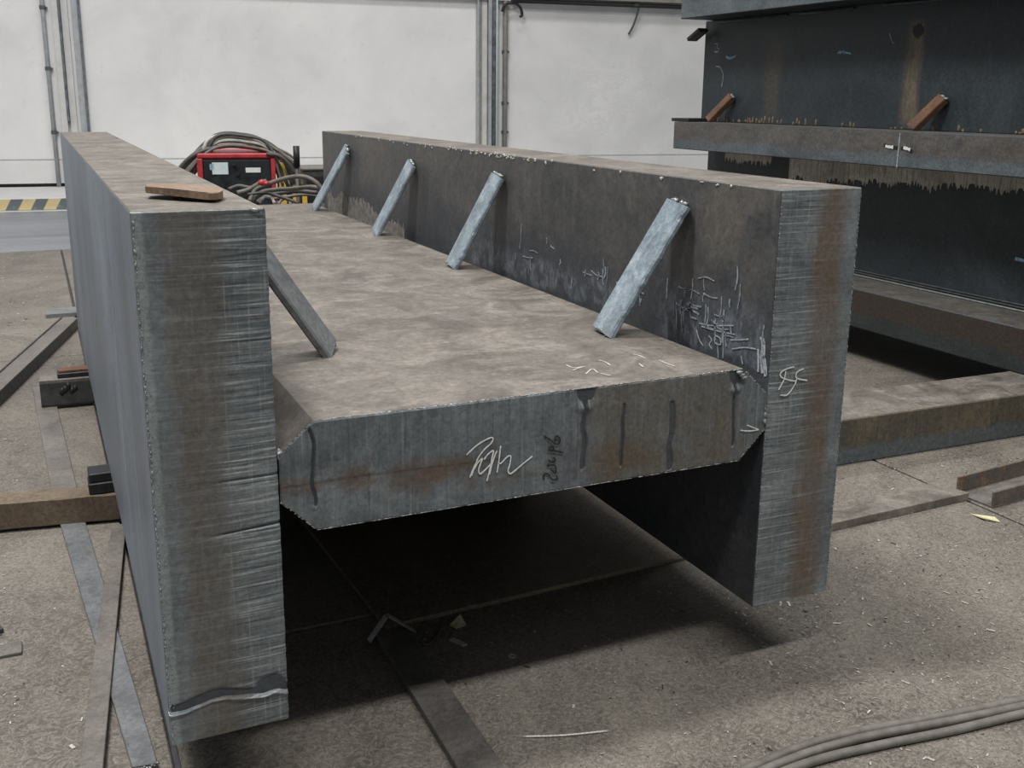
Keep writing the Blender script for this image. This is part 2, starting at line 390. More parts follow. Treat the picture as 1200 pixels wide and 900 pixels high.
def make_walk_mat():
    m, nt, b, co = new_mat('worn_blue_grey_floor_paint')
    n1 = noise(nt, co, 1.2, 8, 0.65, 0.5, (0.4, 1.4, 1))
    col = ramp(nt, n1, [(0.3, (0.15, 0.16, 0.18)), (0.55, (0.225, 0.24, 0.268)), (0.75, (0.30, 0.315, 0.34))])
    y = axis(nt, co, 1)
    f = mth(nt, 'MULTIPLY', band(nt, y, 8.15, 8.25, 8.33, 8.45, noise(nt, co, 3, 5, 0.6), 0.06), 0.5)
    col = mix(nt, f, col, (0.11, 0.12, 0.135))
    n3 = noise(nt, co, 22, 6, 0.7)
    col = mix(nt, ramp(nt, n3, [(0.6, grey(0)), (0.7, grey(0.4))]), col, (0.55, 0.56, 0.58))
    nt.links.new(col, b.inputs['Base Color'])
    b.inputs['Roughness'].default_value = 0.45
    return m
MAT['walk'] = make_walk_mat()
def make_hazard_mat():
    m, nt, b, co = new_mat('hazard_stripe_paint')
    x = axis(nt, co, 0); z = axis(nt, co, 2)
    u = mth(nt, 'FRACT', mth(nt, 'MULTIPLY', mth(nt, 'ADD', mth(nt, 'ADD', x, mth(nt, 'MULTIPLY', z, -0.55)), 20.03), 1 / 0.246))
    k = ramp(nt, u, [(0.0, grey(0)), (0.47, grey(0)), (0.5, grey(1)), (0.97, grey(1)), (1.0, grey(0))])
    col = mix(nt, k, (0.66, 0.54, 0.28), (0.13, 0.155, 0.165))
    n = noise(nt, co, 12, 6, 0.7)
    col = mix(nt, ramp(nt, n, [(0.52, grey(0)), (0.7, grey(0.5))]), col, (0.42, 0.42, 0.40))
    nt.links.new(col, b.inputs['Base Color'])
    b.inputs['Roughness'].default_value = 0.7
    return m
MAT['hazard'] = make_hazard_mat()

# ------------------------------------------------------------------ mesh helpers
def link(name, me, mat=None, parent=None):
    o = bpy.data.objects.new(name, me)
    COL.objects.link(o)
    if mat is not None and me is not None and len(me.materials) == 0:
        for mm in (mat if isinstance(mat, (list, tuple)) else [mat]):
            me.materials.append(mm)
    if parent is not None:
        o.parent = parent
        o.matrix_parent_inverse = PINV.get(parent.name, Matrix.Identity(4))
    return o
PINV = {}
def from_data(name, v, f, mat, parent=None, smooth=False):
    me = bpy.data.meshes.new(name)
    me.from_pydata([tuple(a) for a in v], [], f)
    me.update()
    if smooth:
        me.polygons.foreach_set('use_smooth', [True] * len(me.polygons))
    return link(name, me, mat, parent)
def from_bm(name, bm, mat, parent=None, smooth=False):
    bmesh.ops.recalc_face_normals(bm, faces=bm.faces)
    me = bpy.data.meshes.new(name)
    bm.to_mesh(me); bm.free()
    if smooth:
        me.polygons.foreach_set('use_smooth', [True] * len(me.polygons))
    return link(name, me, mat, parent)
def tag(o, label=None, cat=None, group=None, kind=None):
    if label: o['label'] = label
    if cat: o['category'] = cat
    if group: o['group'] = group
    if kind: o['kind'] = kind
    return o
def thing(name, label, cat, loc=(0, 0, 0), group=None):
    """Empty at the base; children are modelled in world coordinates."""
    o = bpy.data.objects.new(name, None)
    o.empty_display_size = 0.1
    COL.objects.link(o)
    o.location = loc
    PINV[o.name] = Matrix.Translation(-Vector(loc))
    return tag(o, label, cat, group)
def box_into(bm, x0, x1, y0, y1, z0, z1, bev=0.0, seg=1, mtx=None):
    vs_ = [bm.verts.new(p) for p in ((x0, y0, z0), (x1, y0, z0), (x1, y1, z0), (x0, y1, z0), (x0, y0, z1), (x1, y0, z1), (x1, y1, z1), (x0, y1, z1))]
    fs = [bm.faces.new([vs_[i] for i in q]) for q in ((0, 3, 2, 1), (4, 5, 6, 7), (0, 1, 5, 4), (1, 2, 6, 5), (2, 3, 7, 6), (3, 0, 4, 7))]
    geom = list(vs_)
    if bev > 0:
        es = list({e for f in fs for e in f.edges})
        r = bmesh.ops.bevel(bm, geom=es, offset=bev, segments=seg, affect='EDGES', profile=0.5)
        geom = list({v for v in r['verts']} | {v for f in r['faces'] for v in f.verts})
    if mtx is not None:
        for v in set(geom):
            v.co = mtx @ v.co
    return geom
def box(name, x0, x1, y0, y1, z0, z1, mat, parent=None, bev=0.002, seg=1, mtx=None):
    bm = bmesh.new()
    box_into(bm, x0, x1, y0, y1, z0, z1, bev, seg, mtx)
    return from_bm(name, bm, mat, parent)
def prism(name, prof, axis_dir, a0, a1, mat, parent=None, mtx=None, bev=0.0):
    """Extrude a 2-D profile. axis_dir 'y': profile is (x,z); 'z': (x,y); 'x': (y,z)."""
    def P(u, w, a):
        return {'y': (u, a, w), 'z': (u, w, a), 'x': (a, u, w)}[axis_dir]
    bm = bmesh.new()
    A = [bm.verts.new(P(u, w, a0)) for u, w in prof]
    B = [bm.verts.new(P(u, w, a1)) for u, w in prof]
    n = len(prof)
    bm.faces.new(A); bm.faces.new(B[::-1])
    for i in range(n):
        bm.faces.new((A[i], B[i], B[(i + 1) % n], A[(i + 1) % n]))
    if bev:
        bmesh.ops.bevel(bm, geom=list(bm.edges), offset=bev, segments=1, affect='EDGES', profile=0.5)
    if mtx is not None:
        bmesh.ops.transform(bm, matrix=mtx, verts=bm.verts)
    return from_bm(name, bm, mat, parent)
def catmull(pts, n=8):
    pts = [Vector(p) for p in pts]
    if len(pts) < 3:
        return pts
    out = []
    ext = [pts[0] * 2 - pts[1]] + pts + [pts[-1] * 2 - pts[-2]]
    for i in range(1, len(ext) - 2):
        p0, p1, p2, p3 = ext[i - 1:i + 3]
        for k in range(n):
            t = k / n
            out.append(0.5 * ((2 * p1) + (p2 - p0) * t + (2 * p0 - 5 * p1 + 4 * p2 - p3) * t * t + (3 * p1 - p0 - 3 * p2 + p3) * t ** 3))
    out.append(pts[-1])
    return out
def tube_data(pts, r, sides=8):
    pts = [Vector(p) for p in pts]
    v, f = [], []
    prev = None
    for i, p in enumerate(pts):
        d = (pts[min(i + 1, len(pts) - 1)] - pts[max(i - 1, 0)]).normalized()
        if prev is None:
            a = d.orthogonal().normalized()
        else:
            a = (prev - d * prev.dot(d)).normalized()
        prev = a
        b = d.cross(a)
        for k in range(sides):
            th = 2 * math.pi * k / sides
            v.append(p + a * (r * math.cos(th)) + b * (r * math.sin(th)))
    for i in range(len(pts) - 1):
        for k in range(sides):
            k2 = (k + 1) % sides
            f.append((i * sides + k, i * sides + k2, (i + 1) * sides + k2, (i + 1) * sides + k))
    f.append(tuple(range(sides))[::-1])
    f.append(tuple((len(pts) - 1) * sides + k for k in range(sides)))
    return v, f
def tube(name, pts, r, mat, parent=None, sides=8, smooth_n=8):
    v, f = tube_data(catmull(pts, smooth_n) if smooth_n else pts, r, sides)
    return from_data(name, v, f, mat, parent, True)
def ribbons(name, lines, normal, width, mat, parent=None, lift=0.0008, thick=0.0006):
    """Flat strokes lying on a surface: each line is a world-space polyline."""
    v, f = [], []
    nrm = Vector(normal)
    for ln in lines:
        w = width
        if isinstance(ln, tuple):
            ln, w = ln
        q = catmull(ln, 5)
        base = len(v)
        m = len(q)
        for i, p in enumerate(q):
            d = (q[min(i + 1, m - 1)] - q[max(i - 1, 0)]).normalized()
            s = nrm.cross(d).normalized() * (w * 0.5 * (0.75 + 0.5 * random.random()))
            for off in (lift, lift + thick):
                v.append(p - s + nrm * off); v.append(p + s + nrm * off)
        for i in range(m - 1):
            a = base + i * 4; b = a + 4
            f += [(a + 2, a + 3, b + 3, b + 2), (a, b, b + 1, a + 1), (a, a + 2, b + 2, b), (a + 1, b + 1, b + 3, a + 3)]
        f += [(base, base + 1, base + 3, base + 2), (base + 4 * (m - 1), base + 4 * (m - 1) + 2, base + 4 * (m - 1) + 3, base + 4 * (m - 1) + 1)]
    return from_data(name, v, f, mat, parent)
_ICO = None
def ico():
    global _ICO
    if _ICO is None:
        bm = bmesh.new()
        bmesh.ops.create_icosphere(bm, subdivisions=1, radius=1.0)
        _ICO = ([v.co.copy() for v in bm.verts], [tuple(v.index for v in f.verts) for f in bm.faces])
        bm.free()
    return _ICO
def blobs(name, spots, mat, parent=None, jitter=0.25):
    """spots: (centre, (rx,ry,rz)) -> one lumpy mesh of overlapping beads."""
    iv, iff = ico()
    v, f = [], []
    for c, r in spots:
        b = len(v)
        c = Vector(c)
        for p in iv:
            k = 1 + random.uniform(-jitter, jitter)
            v.append(c + Vector((p.x * r[0] * k, p.y * r[1] * k, p.z * r[2] * k)))
        f += [tuple(b + i for i in t) for t in iff]
    return from_data(name, v, f, mat, parent, True)
# smooth lattice noise
_T = rng.random((256, 256))
def vn(x, y):
    xi = np.floor(x).astype(int); yi = np.floor(y).astype(int)
    fx = x - xi; fy = y - yi
    fx = fx * fx * (3 - 2 * fx); fy = fy * fy * (3 - 2 * fy)
    g = lambda a, b: _T[a % 256, b % 256]
    return (g(xi, yi) * (1 - fx) + g(xi + 1, yi) * fx) * (1 - fy) + (g(xi, yi + 1) * (1 - fx) + g(xi + 1, yi + 1) * fx) * fy
def sstep(a, b, x):
    t = np.clip((x - a) / (b - a), 0, 1)
    return t * t * (3 - 2 * t)

# ------------------------------------------------------------------ setting
ZF = -0.15
base = box('floor', -12, 16, -6, 16, ZF - 0.06, ZF - 0.022, MAT['dark'], None, 0)
tag(base, 'dirty brown-grey steel plate floor of the hall', 'floor', kind='structure')
xs = [-4.9, -2.42, 0.02, 2.46, 4.9, 7.34]
g = 0.007
for i in range(len(xs) - 1):
    ys = [-4.2, -1.9, 0.57, 3.6, 7.35] if i == 2 else [-4.2, -1.9, 3.6, 7.35]
    for j in range(len(ys) - 1):
        bx0, bx1, by0, by1 = xs[i] + g, xs[i + 1] - g, ys[j] + g, ys[j + 1] - g
        box('floor_plate', bx0, bx1, by0, by1, ZF - 0.022, ZF, MAT['floor'], base, 0.003)
# thicker loose plate lying below the beam, its front edge shows in the shade
pl = box('steel_plate', 0.53, 1.50, 0.0, 0.84, 0, 0.012, MAT['floor_brown'], None, 0.003)
pl.matrix_world = Matrix.Translation((0, 0.462, ZF)) @ Matrix.Rotation(math.radians(2.6), 4, 'Z')
tag(pl, 'thick loose steel plate lying on the floor in the shade below the beam', 'plate')
walk = box('walkway', -12, 16, 7.35, 14, ZF - 0.022, ZF, MAT['walk'], None, 0)
tag(walk, 'worn blue-grey painted walkway floor before the hazard-striped kerb', 'walkway', kind='structure')

# hall wall, slightly turned against the beam
WA = math.radians(-6.87)
WM = Matrix.Translation((-0.19, 12.035, 0)) @ Matrix.Rotation(WA, 4, 'Z')
def wbox(name, x0, x1, y0, y1, z0, z1, mat, parent=None, bev=0.0):
    o = box(name, x0, x1, y0, y1, z0, z1, mat, None, bev)
    if parent is None:
        o.matrix_world = WM.copy()
    else:
        o.parent = parent
    return o
wall = wbox('wall_back', -14, 24, 0.0, 0.25, 0.02, 8.0, MAT['wall'])
tag(wall, 'white painted hall wall with grey clouds and repair patches', 'wall', kind='structure')
def wtube(name, pts, r, mat, parent, sides=10):
    v, f = tube_data(pts, r, sides)
    o = from_data(name, v, f, mat, None, True)
    o.parent = parent
    return o
wbox('wall_groove', -14, 24, -0.006, 0.0, 0.298, 0.306, MAT['pipe'], wall)
plinth = wbox('trim_1', -14, 24, 0.06, 0.25, ZF, 0.02, MAT['dark'])  # shade of the gap at the wall foot put in as dark colour
tag(plinth, 'recessed foot of the white wall, coloured dark as the shadow gap', 'trim', kind='structure')
ledge = wbox('trim_2', -14, 24, -0.085, 0.0, 2.30, 2.62, MAT['ledge'], None, 0.004)
tag(ledge, 'pale concrete ledge along the white wall, shading a band below', 'trim', kind='structure')
kerb = wbox('kerb', -14, 24, -1.52, 0.02, ZF, -0.02, MAT['ledge'], None, 0.004)
tag(kerb, 'low pale kerb platform along the foot of the white wall', 'kerb', kind='structure')
wbox('hazard_stripes', -14, 24, -1.526, -1.518, ZF + 0.012, -0.024, MAT['hazard'], kerb)
wbox('white_line', -14, 24, -1.58, -1.526, ZF, ZF + 0.004, MAT['white'], kerb)

def clamps(parent, x, y, zs, w=0.05, mat=None):
    for z in zs:
        bm = bmesh.new()
        box_into(bm, x - w * 0.7, x + w * 0.7, y - 0.028, 0.0, z - 0.022, z + 0.022, 0.004)
        box_into(bm, x + w * 0.3, x + w * 1.1, y - 0.012, 0.0, z - 0.01, z + 0.01, 0.002)
        o = from_bm('clamp', bm, MAT['clamp'])
        o.parent = parent
def wroot(name, label, cat, x):
    o = bpy.data.objects.new(name, None)
    COL.objects.link(o)
    o.matrix_world = WM.copy()
    return tag(o, label, cat)
# left service column on the wall
zt0 = 2.3
r = wroot('wall_conduit', 'thin grey conduit with dark clamps, leftmost upright on the white wall', 'conduit', 0)
wtube('pipe', [(0.335, -0.045, -0.018), (0.335, -0.045, 4.6)], 0.024, MAT['pipe'], r)
clamps(r, 0.335, -0.045, (0.62, 1.35, 2.03), 0.045)
r = wroot('wall_post', 'pale steel post with dark edge strip beside the leftmost conduit', 'post', 0)
wbox('post_face', 0.43, 0.50, -0.10, 0.0, -0.019, 4.6, MAT['post'], r, 0.004)
wbox('edge_strip', 0.502, 0.522, -0.112, 0.0, 0.75, 4.6, MAT['pipe_dark'], r, 0.003)
wbox('back_plate', 0.525, 0.60, -0.04, 0.0, -0.019, 4.6, MAT['post'], r, 0.003)
r = wroot('wall_channel', 'grey taupe channel trim right of the left wall post', 'channel', 0)
wbox('channel_web', 0.64, 0.71, -0.06, 0.0, -0.019, 4.6, MAT['pipe'], r, 0.003)
wbox('channel_lip', 0.71, 0.735, -0.085, 0.0, -0.019, 4.6, MAT['pipe_dark'], r, 0.003)
# right service column
r = wroot('wall_channel', 'grey steel channel at the left of the middle wall pipes', 'channel', 0)
wbox('channel_lip', 5.535, 5.56, -0.09, 0.0, -0.019, 4.6, MAT['pipe'], r, 0.003)
wbox('channel_web', 5.56, 5.60, -0.06, 0.0, -0.019, 4.6, MAT['pipe_brown'], r, 0.003)
wbox('channel_face', 5.602, 5.68, -0.04, 0.0, -0.019, 4.6, MAT['post'], r, 0.003)
r = wroot('wall_pipe', 'slate and pale blue pipe between channel and taupe pipe on the wall', 'pipe', 0)
wbox('pipe_cover', 5.69, 5.735, -0.08, 0.0, -0.019, 4.6, MAT['pipe'], r, 0.004)
wtube('pipe', [(5.768, -0.07, -0.018), (5.768, -0.07, 4.6)], 0.03, MAT['pipe_dark'], r)
wtube('thin_pipe', [(5.795, -0.10, -0.018), (5.795, -0.10, 4.6)], 0.012, MAT['paper'], r)
clamps(r, 5.768, -0.07, (0.72, 1.0, 1.45), 0.035)
r = wroot('wall_pipe', 'taupe wall pipe with dark clamps, rightmost upright in the middle of the wall', 'pipe', 0)
wtube('pipe', [(5.925, -0.05, -0.018), (5.925, -0.05, 4.6)], 0.034, MAT['pipe_brown'], r)
clamps(r, 5.925, -0.05, (0.62, 1.0, 1.66), 0.05)
r = wroot('hook_cable', 'short dark cable end hooked over the ledge by the taupe pipe', 'cable', 0)
wtube('cable', catmull([(5.86, -0.11, 2.16), (5.9, -0.12, 2.25), (6.02, -0.13, 2.27), (6.10, -0.13, 2.22), (6.13, -0.12, 2.13), (6.10, -0.11, 2.10)], 6), 0.018, MAT['black'], r)
r = wroot('overhead_pipe', 'dark thin pipe running along the ledge at the top of the wall', 'pipe', 0)
wtube('pipe', [(5.98, -0.13, 2.30), (13.0, -0.13, 2.30)], 0.028, MAT['black'], r)
wbox('cable_tray', 5.98, 13.0, -0.20, -0.09, 2.345, 2.40, MAT['pipe_brown'], r, 0.003)
clamps(r, 7.75, -0.13, (2.31,), 0.05); clamps(r, 8.8, -0.13, (2.31,), 0.05); clamps(r, 9.9, -0.13, (2.31,), 0.05)
r = wroot('hanging_cable', 'short black cable end hanging from the overhead pipe on the wall', 'cable', 0)
wtube('cable', catmull([(7.80, -0.12, 2.30), (7.79, -0.1, 2.2), (7.755, -0.06, 2.05), (7.70, -0.03, 1.93)], 6), 0.014, MAT['clamp'], r)

# ------------------------------------------------------------------ the big H-beam
T = 0.1992; X1 = T + 1.0089; XR = X1 + 0.2027; H = 0.9; LEN = 3.565
beam = thing('steel_h_beam', 'large thick steel H-beam lying web-flat with chalk marks and cut ends in the middle', 'steel beam', (0.7, 1.8, 0))

def cut_face(name, x0, x1, z0, z1, nx, nz, hfun, mat, parent, zlo=None, zhi=None, jit=0.0012):
    """Real relief of a flame-cut end: a grid displaced towards -Y with a skirt into the plate."""
    u = np.linspace(0, 1, nx); w = np.linspace(0, 1, nz)
    Xg = np.repeat((x0 + (x1 - x0) * u)[:, None], nz, 1)
    if zlo is None:
        Zg = np.repeat((z0 + (z1 - z0) * w)[None, :], nx, 0)
    else:
        lo = zlo(x0 + (x1 - x0) * u)[:, None]; hi = zhi(x0 + (x1 - x0) * u)[:, None]
        Zg = lo + (hi - lo) * w[None, :]
    Yg = -hfun(Xg, Zg)
    # ragged edges
    jl = (vn(Zg[0] * 110, Zg[0] * 0 + 3) - 0.4) * jit * 2
    jr = (vn(Zg[-1] * 110, Zg[-1] * 0 + 9) - 0.4) * jit * 2
    jt = (vn(Xg[:, -1] * 90, Xg[:, -1] * 0 + 5) - 0.45) * jit * 1.4
    Xg[0] -= jl; Xg[-1] += jr
    Zg[:, -1] += jt
    Yg[0] += 0.002; Yg[-1] += 0.002; Yg[:, 0] += 0.002; Yg[:, -1] += 0.002
    V = np.stack([Xg, Yg, Zg], -1).reshape(-1, 3)
    Fc = []
    for i in range(nx - 1):
        for j in range(nz - 1):
            a = i * nz + j
            Fc.append((a, a + nz, a + nz + 1, a + 1))
    loop = [i * nz for i in range(nx)] + [(nx - 1) * nz + j for j in range(1, nz)] + [i * nz + nz - 1 for i in range(nx - 2, -1, -1)] + [j for j in range(nz - 2, 0, -1)]
    b0 = len(V)
    cxm, czm = (x0 + x1) / 2, float(Zg.mean())
    skirt = []
    for k in loop:
        p = V[k]
        skirt.append((p[0] + (cxm - p[0]) * 0.012 + (0.0022 if p[0] < cxm else -0.0022), 0.006, p[2] + (0.0022 if p[2] < czm else -0.0022)))
    V = [tuple(p) for p in V] + skirt
    n = len(loop)
    for i in range(n):
        a, b = loop[i], loop[(i + 1) % n]
        Fc.append((b, a, b0 + i, b0 + (i + 1) % n))
    o = from_data(name, V, Fc, mat, parent, False)
    return o

def h_left(x, z):
    u = (x - 0) / T
    bow = 0.006 * np.sin(u * 2.6 + 0.4) + 0.0015 * (vn(x * 22, z * 6) - 0.5) * 2
    zz = z + bow
    amp = 0.25 + 1.1 * sstep(0.5, 0.8, u + 0.25 * (vn(x * 0 + 4, z * 7) - 0.5)) + 0.2 * vn(x * 12, z * 3)
    ln = vn(zz * 110, x * 4) * 0.5 + vn(zz * 230 + 7, x * 6) * 0.5
    big = np.clip(vn(zz * 28 + 3, x * 5) - 0.72, 0, 1) * 3.0
    h = 0.0015 * amp * (ln - 0.5) - 0.0016 * big * (0.2 + sstep(0.4, 0.8, u))
    # deep gash near the foot and a lesser one above it
    zc = 0.0655 + 0.010 * np.exp(-((u - 0.45) / 0.22) ** 2) + 0.004 * (vn(x * 45, z * 0 + 2) - 0.5) * 2
    wd = 0.0045 + 0.004 * np.exp(-((u - 0.3) / 0.25) ** 2)
    h -= 0.013 * np.exp(-((z - zc) / wd) ** 2)
    h += 0.005 * np.exp(-((z - zc + 0.009) / 0.004) ** 2)
    h -= 0.016 * np.exp(-((u - 0.86) / 0.10) ** 2 - ((z - zc - 0.012) / 0.010) ** 2)
    zc2 = 0.36 + 0.012 * u
    h -= 0.004 * np.exp(-((z - zc2) / 0.0028) ** 2) * sstep(0.35, 0.6, u)
    zc3 = 0.455 + 0.004 * u
    h -= 0.003 * np.exp(-((z - zc3) / 0.0022) ** 2) * sstep(0.4, 0.7, u)
    return h
def h_right(x, z):
    u = (x - X1) / (XR - X1)
    zz = z + 0.006 * np.sin(u * 3) + 0.003 * (vn(x * 22, z * 6) - 0.5) * 2
    amp = 0.3 + 0.8 * sstep(0.55, 0.15, u)
    ln = vn(zz * 95 + 31, x * 5) * 0.5 + vn(zz * 180 + 17, x * 8) * 0.5
    h = 0.0015 * amp * (ln - 0.5)
    h += 0.0008 * (vn(x * 110, z * 2) - 0.5)
    return h
GOUGES = ((0.779, 0.383, 0.545, 0.0032, 0.020), (0.863, 0.376, 0.500, 0.0022, 0.016), (0.975, 0.353, 0.492, 0.0040, 0.024), (1.125, 0.381, 0.535, 0.0022, 0.014), (0.258, 0.39, 0.53, 0.0022, 0.010))
def h_web(x, z):
    h = 0.0016 * (vn(x * 130, z * 6) - 0.5) + 0.0010 * (vn(x * 260, z * 9) - 0.5)
    for gx, z0, z1, wd, dp in GOUGES:
        c = gx + 0.004 * (vn(z * 30, z * 0 + gx * 50) - 0.5) * 2
        m = sstep(z0 - 0.004, z0 + 0.006, z) * sstep(z1 + 0.006, z1 - 0.006, z)
        h -= dp * m * np.exp(-((x - c) / wd) ** 2)
        h += 0.0012 * m * np.exp(-((x - c - wd * 2.2) / (wd * 0.9)) ** 2)
        h += 0.0025 * np.exp(-((x - gx) / 0.004) ** 2 - ((z - z0) / 0.004) ** 2)
    # torn dents at the top edge
    for gx, gz, rw, dp in ((0.783, 0.523, 0.016, 0.014), (1.128, 0.520, 0.015, 0.014)):
        h -= dp * np.exp(-((x - gx) / rw) ** 2 - ((z - gz - 0.012) / 0.016) ** 2)
        h += 0.008 * np.exp(-((x - gx + 0.004) / (rw * 0.8)) ** 2 - ((z - gz + 0.018) / 0.008) ** 2)
    # drag break across the middle
    zc = 0.43 + 0.012 * (vn(x * 9, x * 0 + 2) - 0.5)
    h += 0.0012 * sstep(zc - 0.003, zc + 0.003, z) * sstep(0.7, 0.55, x)
    return h

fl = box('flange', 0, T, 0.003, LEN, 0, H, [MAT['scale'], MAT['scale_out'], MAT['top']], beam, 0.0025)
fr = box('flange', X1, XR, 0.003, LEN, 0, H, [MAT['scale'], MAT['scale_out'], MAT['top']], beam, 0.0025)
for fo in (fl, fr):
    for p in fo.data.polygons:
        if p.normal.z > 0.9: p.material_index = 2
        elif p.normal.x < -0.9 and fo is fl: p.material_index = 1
fl['label'] = 'left flange, outside coloured with bluish reflections with a striated cut end'
fr['label'] = 'right flange with a brown-streaked cut end'
cut_face('cut_face', 0.0, T, 0.0, H, 50, 560, h_left, MAT['cut_l'], fl, jit=0.0007)
cut_face('cut_face', X1, XR, 0.0, H, 46, 480, h_right, MAT['cut_r'], fr, jit=0.0006)

WZ0, WZ1 = 0.347, 0.5435
PX = [T + 0.003, 0.263, 1.142, X1 - 0.0015]
def web_lo(x): return np.interp(x, PX, [0.408, WZ0, WZ0, 0.409])
def web_hi(x): return np.interp(x, PX, [0.490, WZ1, WZ1, 0.482])
prof = [(PX[0], 0.408), (PX[1], WZ0), (PX[2], WZ0), (PX[3], 0.409), (PX[3], 0.482), (PX[2], WZ1), (PX[1], WZ1), (PX[0], 0.490)]
web = prism('web', prof, 'y', 0.003, LEN - 0.02, [MAT['scale'], MAT['top']], beam)
for p in web.data.polygons:
    if p.normal.z > 0.3: p.material_index = 1
web['label'] = 'flat thick web with bevelled edges and dusty brown top'
cut_face('cut_face', PX[0], PX[3], 0, 0, 560, 64, h_web, MAT['cut_w'], web, web_lo, web_hi, jit=0.0006)

# slag beads along the flame-cut edges
def bead_line(x, z0, z1, n, y, rr, sx):
    out = []
    for k in range(n):
        z = z0 + (z1 - z0) * (k + random.random()) / n
        s = rr * random.uniform(0.4, 1.1)
        out.append(((x + sx * random.uniform(0, 0.0025), y + random.uniform(-0.001, 0.003), z), (s, s * 0.8, s * random.uniform(1.2, 3.5))))
    return out
b = blobs('slag_edge', bead_line(0.0015, 0.005, H - 0.01, 420, 0.0, 0.0016, 1) + bead_line(0.008, 0.02, H - 0.06, 260, -0.0002, 0.0009, 2.6), MAT['slag'], fl)
tag(b, kind='stuff')
b = blobs('slag_edge', bead_line(XR - 0.0015, 0.005, H - 0.01, 300, 0.0, 0.0015, -1) + bead_line(X1 + 0.0006, 0.01, H - 0.01, 160, 0.001, 0.0011, 0.3), MAT['slag'], fr)
tag(b, kind='stuff')
sp = []
for k in range(260):   # thin slag burr, made bright as the highlight on the web end's edges
    x = random.uniform(0.265, 1.14); q = random.uniform(0.0007, 0.0013)
    sp.append(((x, 0.001, WZ0 + 0.0006), (q * 6, q, q)))
for k in range(240):
    x = random.uniform(0.265, 1.14); q = random.uniform(0.0006, 0.0012)
    sp.append(((x, 0.0015, WZ1 - 0.0004), (q * 6, q, q)))
for (xa, za, xb, zb) in ((PX[0], 0.408, PX[1], WZ0), (PX[1], WZ1, PX[0], 0.490), (PX[2], WZ1, PX[3], 0.482), (PX[2], WZ0, PX[3], 0.409)):
    for k in range(30):
        t_ = random.random()
        sp.append(((xa + (xb - xa) * t_, 0.001, za + (zb - za) * t_), (0.003, 0.0008, 0.0012)))
tag(blobs('slag_edge', sp, MAT['weld'], web), kind='stuff')
blobs('slag_knob', [((0.190, 0.004, 0.893), (0.008, 0.006, 0.007)), ((0.184, 0.0, 0.897), (0.010, 0.005, 0.004))], MAT['weld'], fl)
# tack welds where the web meets the flanges
blobs('tack_weld', [((T + 0.006, 0.004 + 0.004 * i, 0.486 + 0.004 * (i % 2)), (0.007, 0.006, 0.007)) for i in range(5)], MAT['weld'], web)
blobs('tack_weld', [((X1 - 0.004, 0.0 + 0.002 * i, 0.425 + 0.013 * i), (0.005, 0.005, 0.008)) for i in range(5)], MAT['slag'], web)
blobs('slag_knob', [((1.131 + 0.006 * i, -0.002, 0.538 - 0.006 * (i % 3)), (0.008, 0.005, 0.005)) for i in range(3)], MAT['slag'], web)
# bright chips of torn scale along the right flange's inner top edge
sp = []
for k in range(70):
    y = random.choice((random.uniform(1.0, 2.0), random.uniform(0.1, 3.0), random.uniform(1.1, 1.7)))
    sp.append(((X1 - 0.0008, y, H - random.uniform(0.001, 0.012)), (0.0012, random.uniform(0.003, 0.010), random.uniform(0.002, 0.006))))
tag(blobs('edge_chips', sp, MAT['chips'], fr), kind='stuff')

# lime powder run down the far inner face, and chalk scribbles near the front
def ragged(name, mk, u0, u1, top, depth, n, mat, parent, lift):
    """sheet with a ragged lower edge; mk(u, z, off) -> point; depth(u) mean drop"""
    v, f = [], []
    DR = [(random.uniform(u0, u1), random.uniform(0.006, 0.034), random.uniform(0.0025, 0.006)) for _ in range(int(abs(u1 - u0) * 85))]
    for i in range(n + 1):
        u = u0 + (u1 - u0) * i / n
        d = depth(u) * float(0.72 + 0.45 * vn(np.array(u * 14.0), np.array(2.0)))
        d += max([ln_ * math.exp(-((u - uc) / wd_) ** 2) for uc, ln_, wd_ in DR if abs(u - uc) < 0.04] or [0])
        for z in (top, top - d):
            v.append(mk(u, z, 0)); v.append(mk(u, z, lift))
    for i in range(n):
        a = i * 4; b = a + 4
        f += [(a + 1, b + 1, b + 3, a + 3), (a, a + 2, b + 2, b), (a + 2, a + 3, b + 3, b + 2), (a, b, b + 1, a + 1)]
    f += [(0, 1, 3, 2), (n * 4, n * 4 + 2, n * 4 + 3, n * 4 + 1)]
    return from_data(name, v, f, mat, parent)
def upd(u, z, off): return (X1 - 0.0003 - off, u, z)
# powder caught above the web, upper edge drawn out in streaks
v, f = [], []
n = 700
DRP = [(random.uniform(2.3, 3.5), random.uniform(0.006, 0.035), random.uniform(0.004, 0.012)) for _ in range(90)]
for i in range(n + 1):
    y = 2.3 + (3.5 - 2.3) * i / n
    hgt = (0.004 + 0.045 * float(sstep(2.3, 2.9, np.array(y)))) * float(0.6 + 0.6 * vn(np.array(y * 16.0), np.array(1.0)))
    hgt += max([l_ * math.exp(-((y - c_) / w_) ** 2) for c_, l_, w_ in DRP])
    for z in (0.49, 0.49 + 0.055 + hgt):
        v.append((X1, y, z)); v.append((X1 - 0.0012, y, z))
for i in range(n):
    a = i * 4; b = a + 4
    f += [(a + 1, b + 1, b + 3, a + 3), (a, a + 2, b + 2, b), (a + 2, a + 3, b + 3, b + 2)]
from_data('lime_smear', v, f, MAT['lime_dim'], fr)

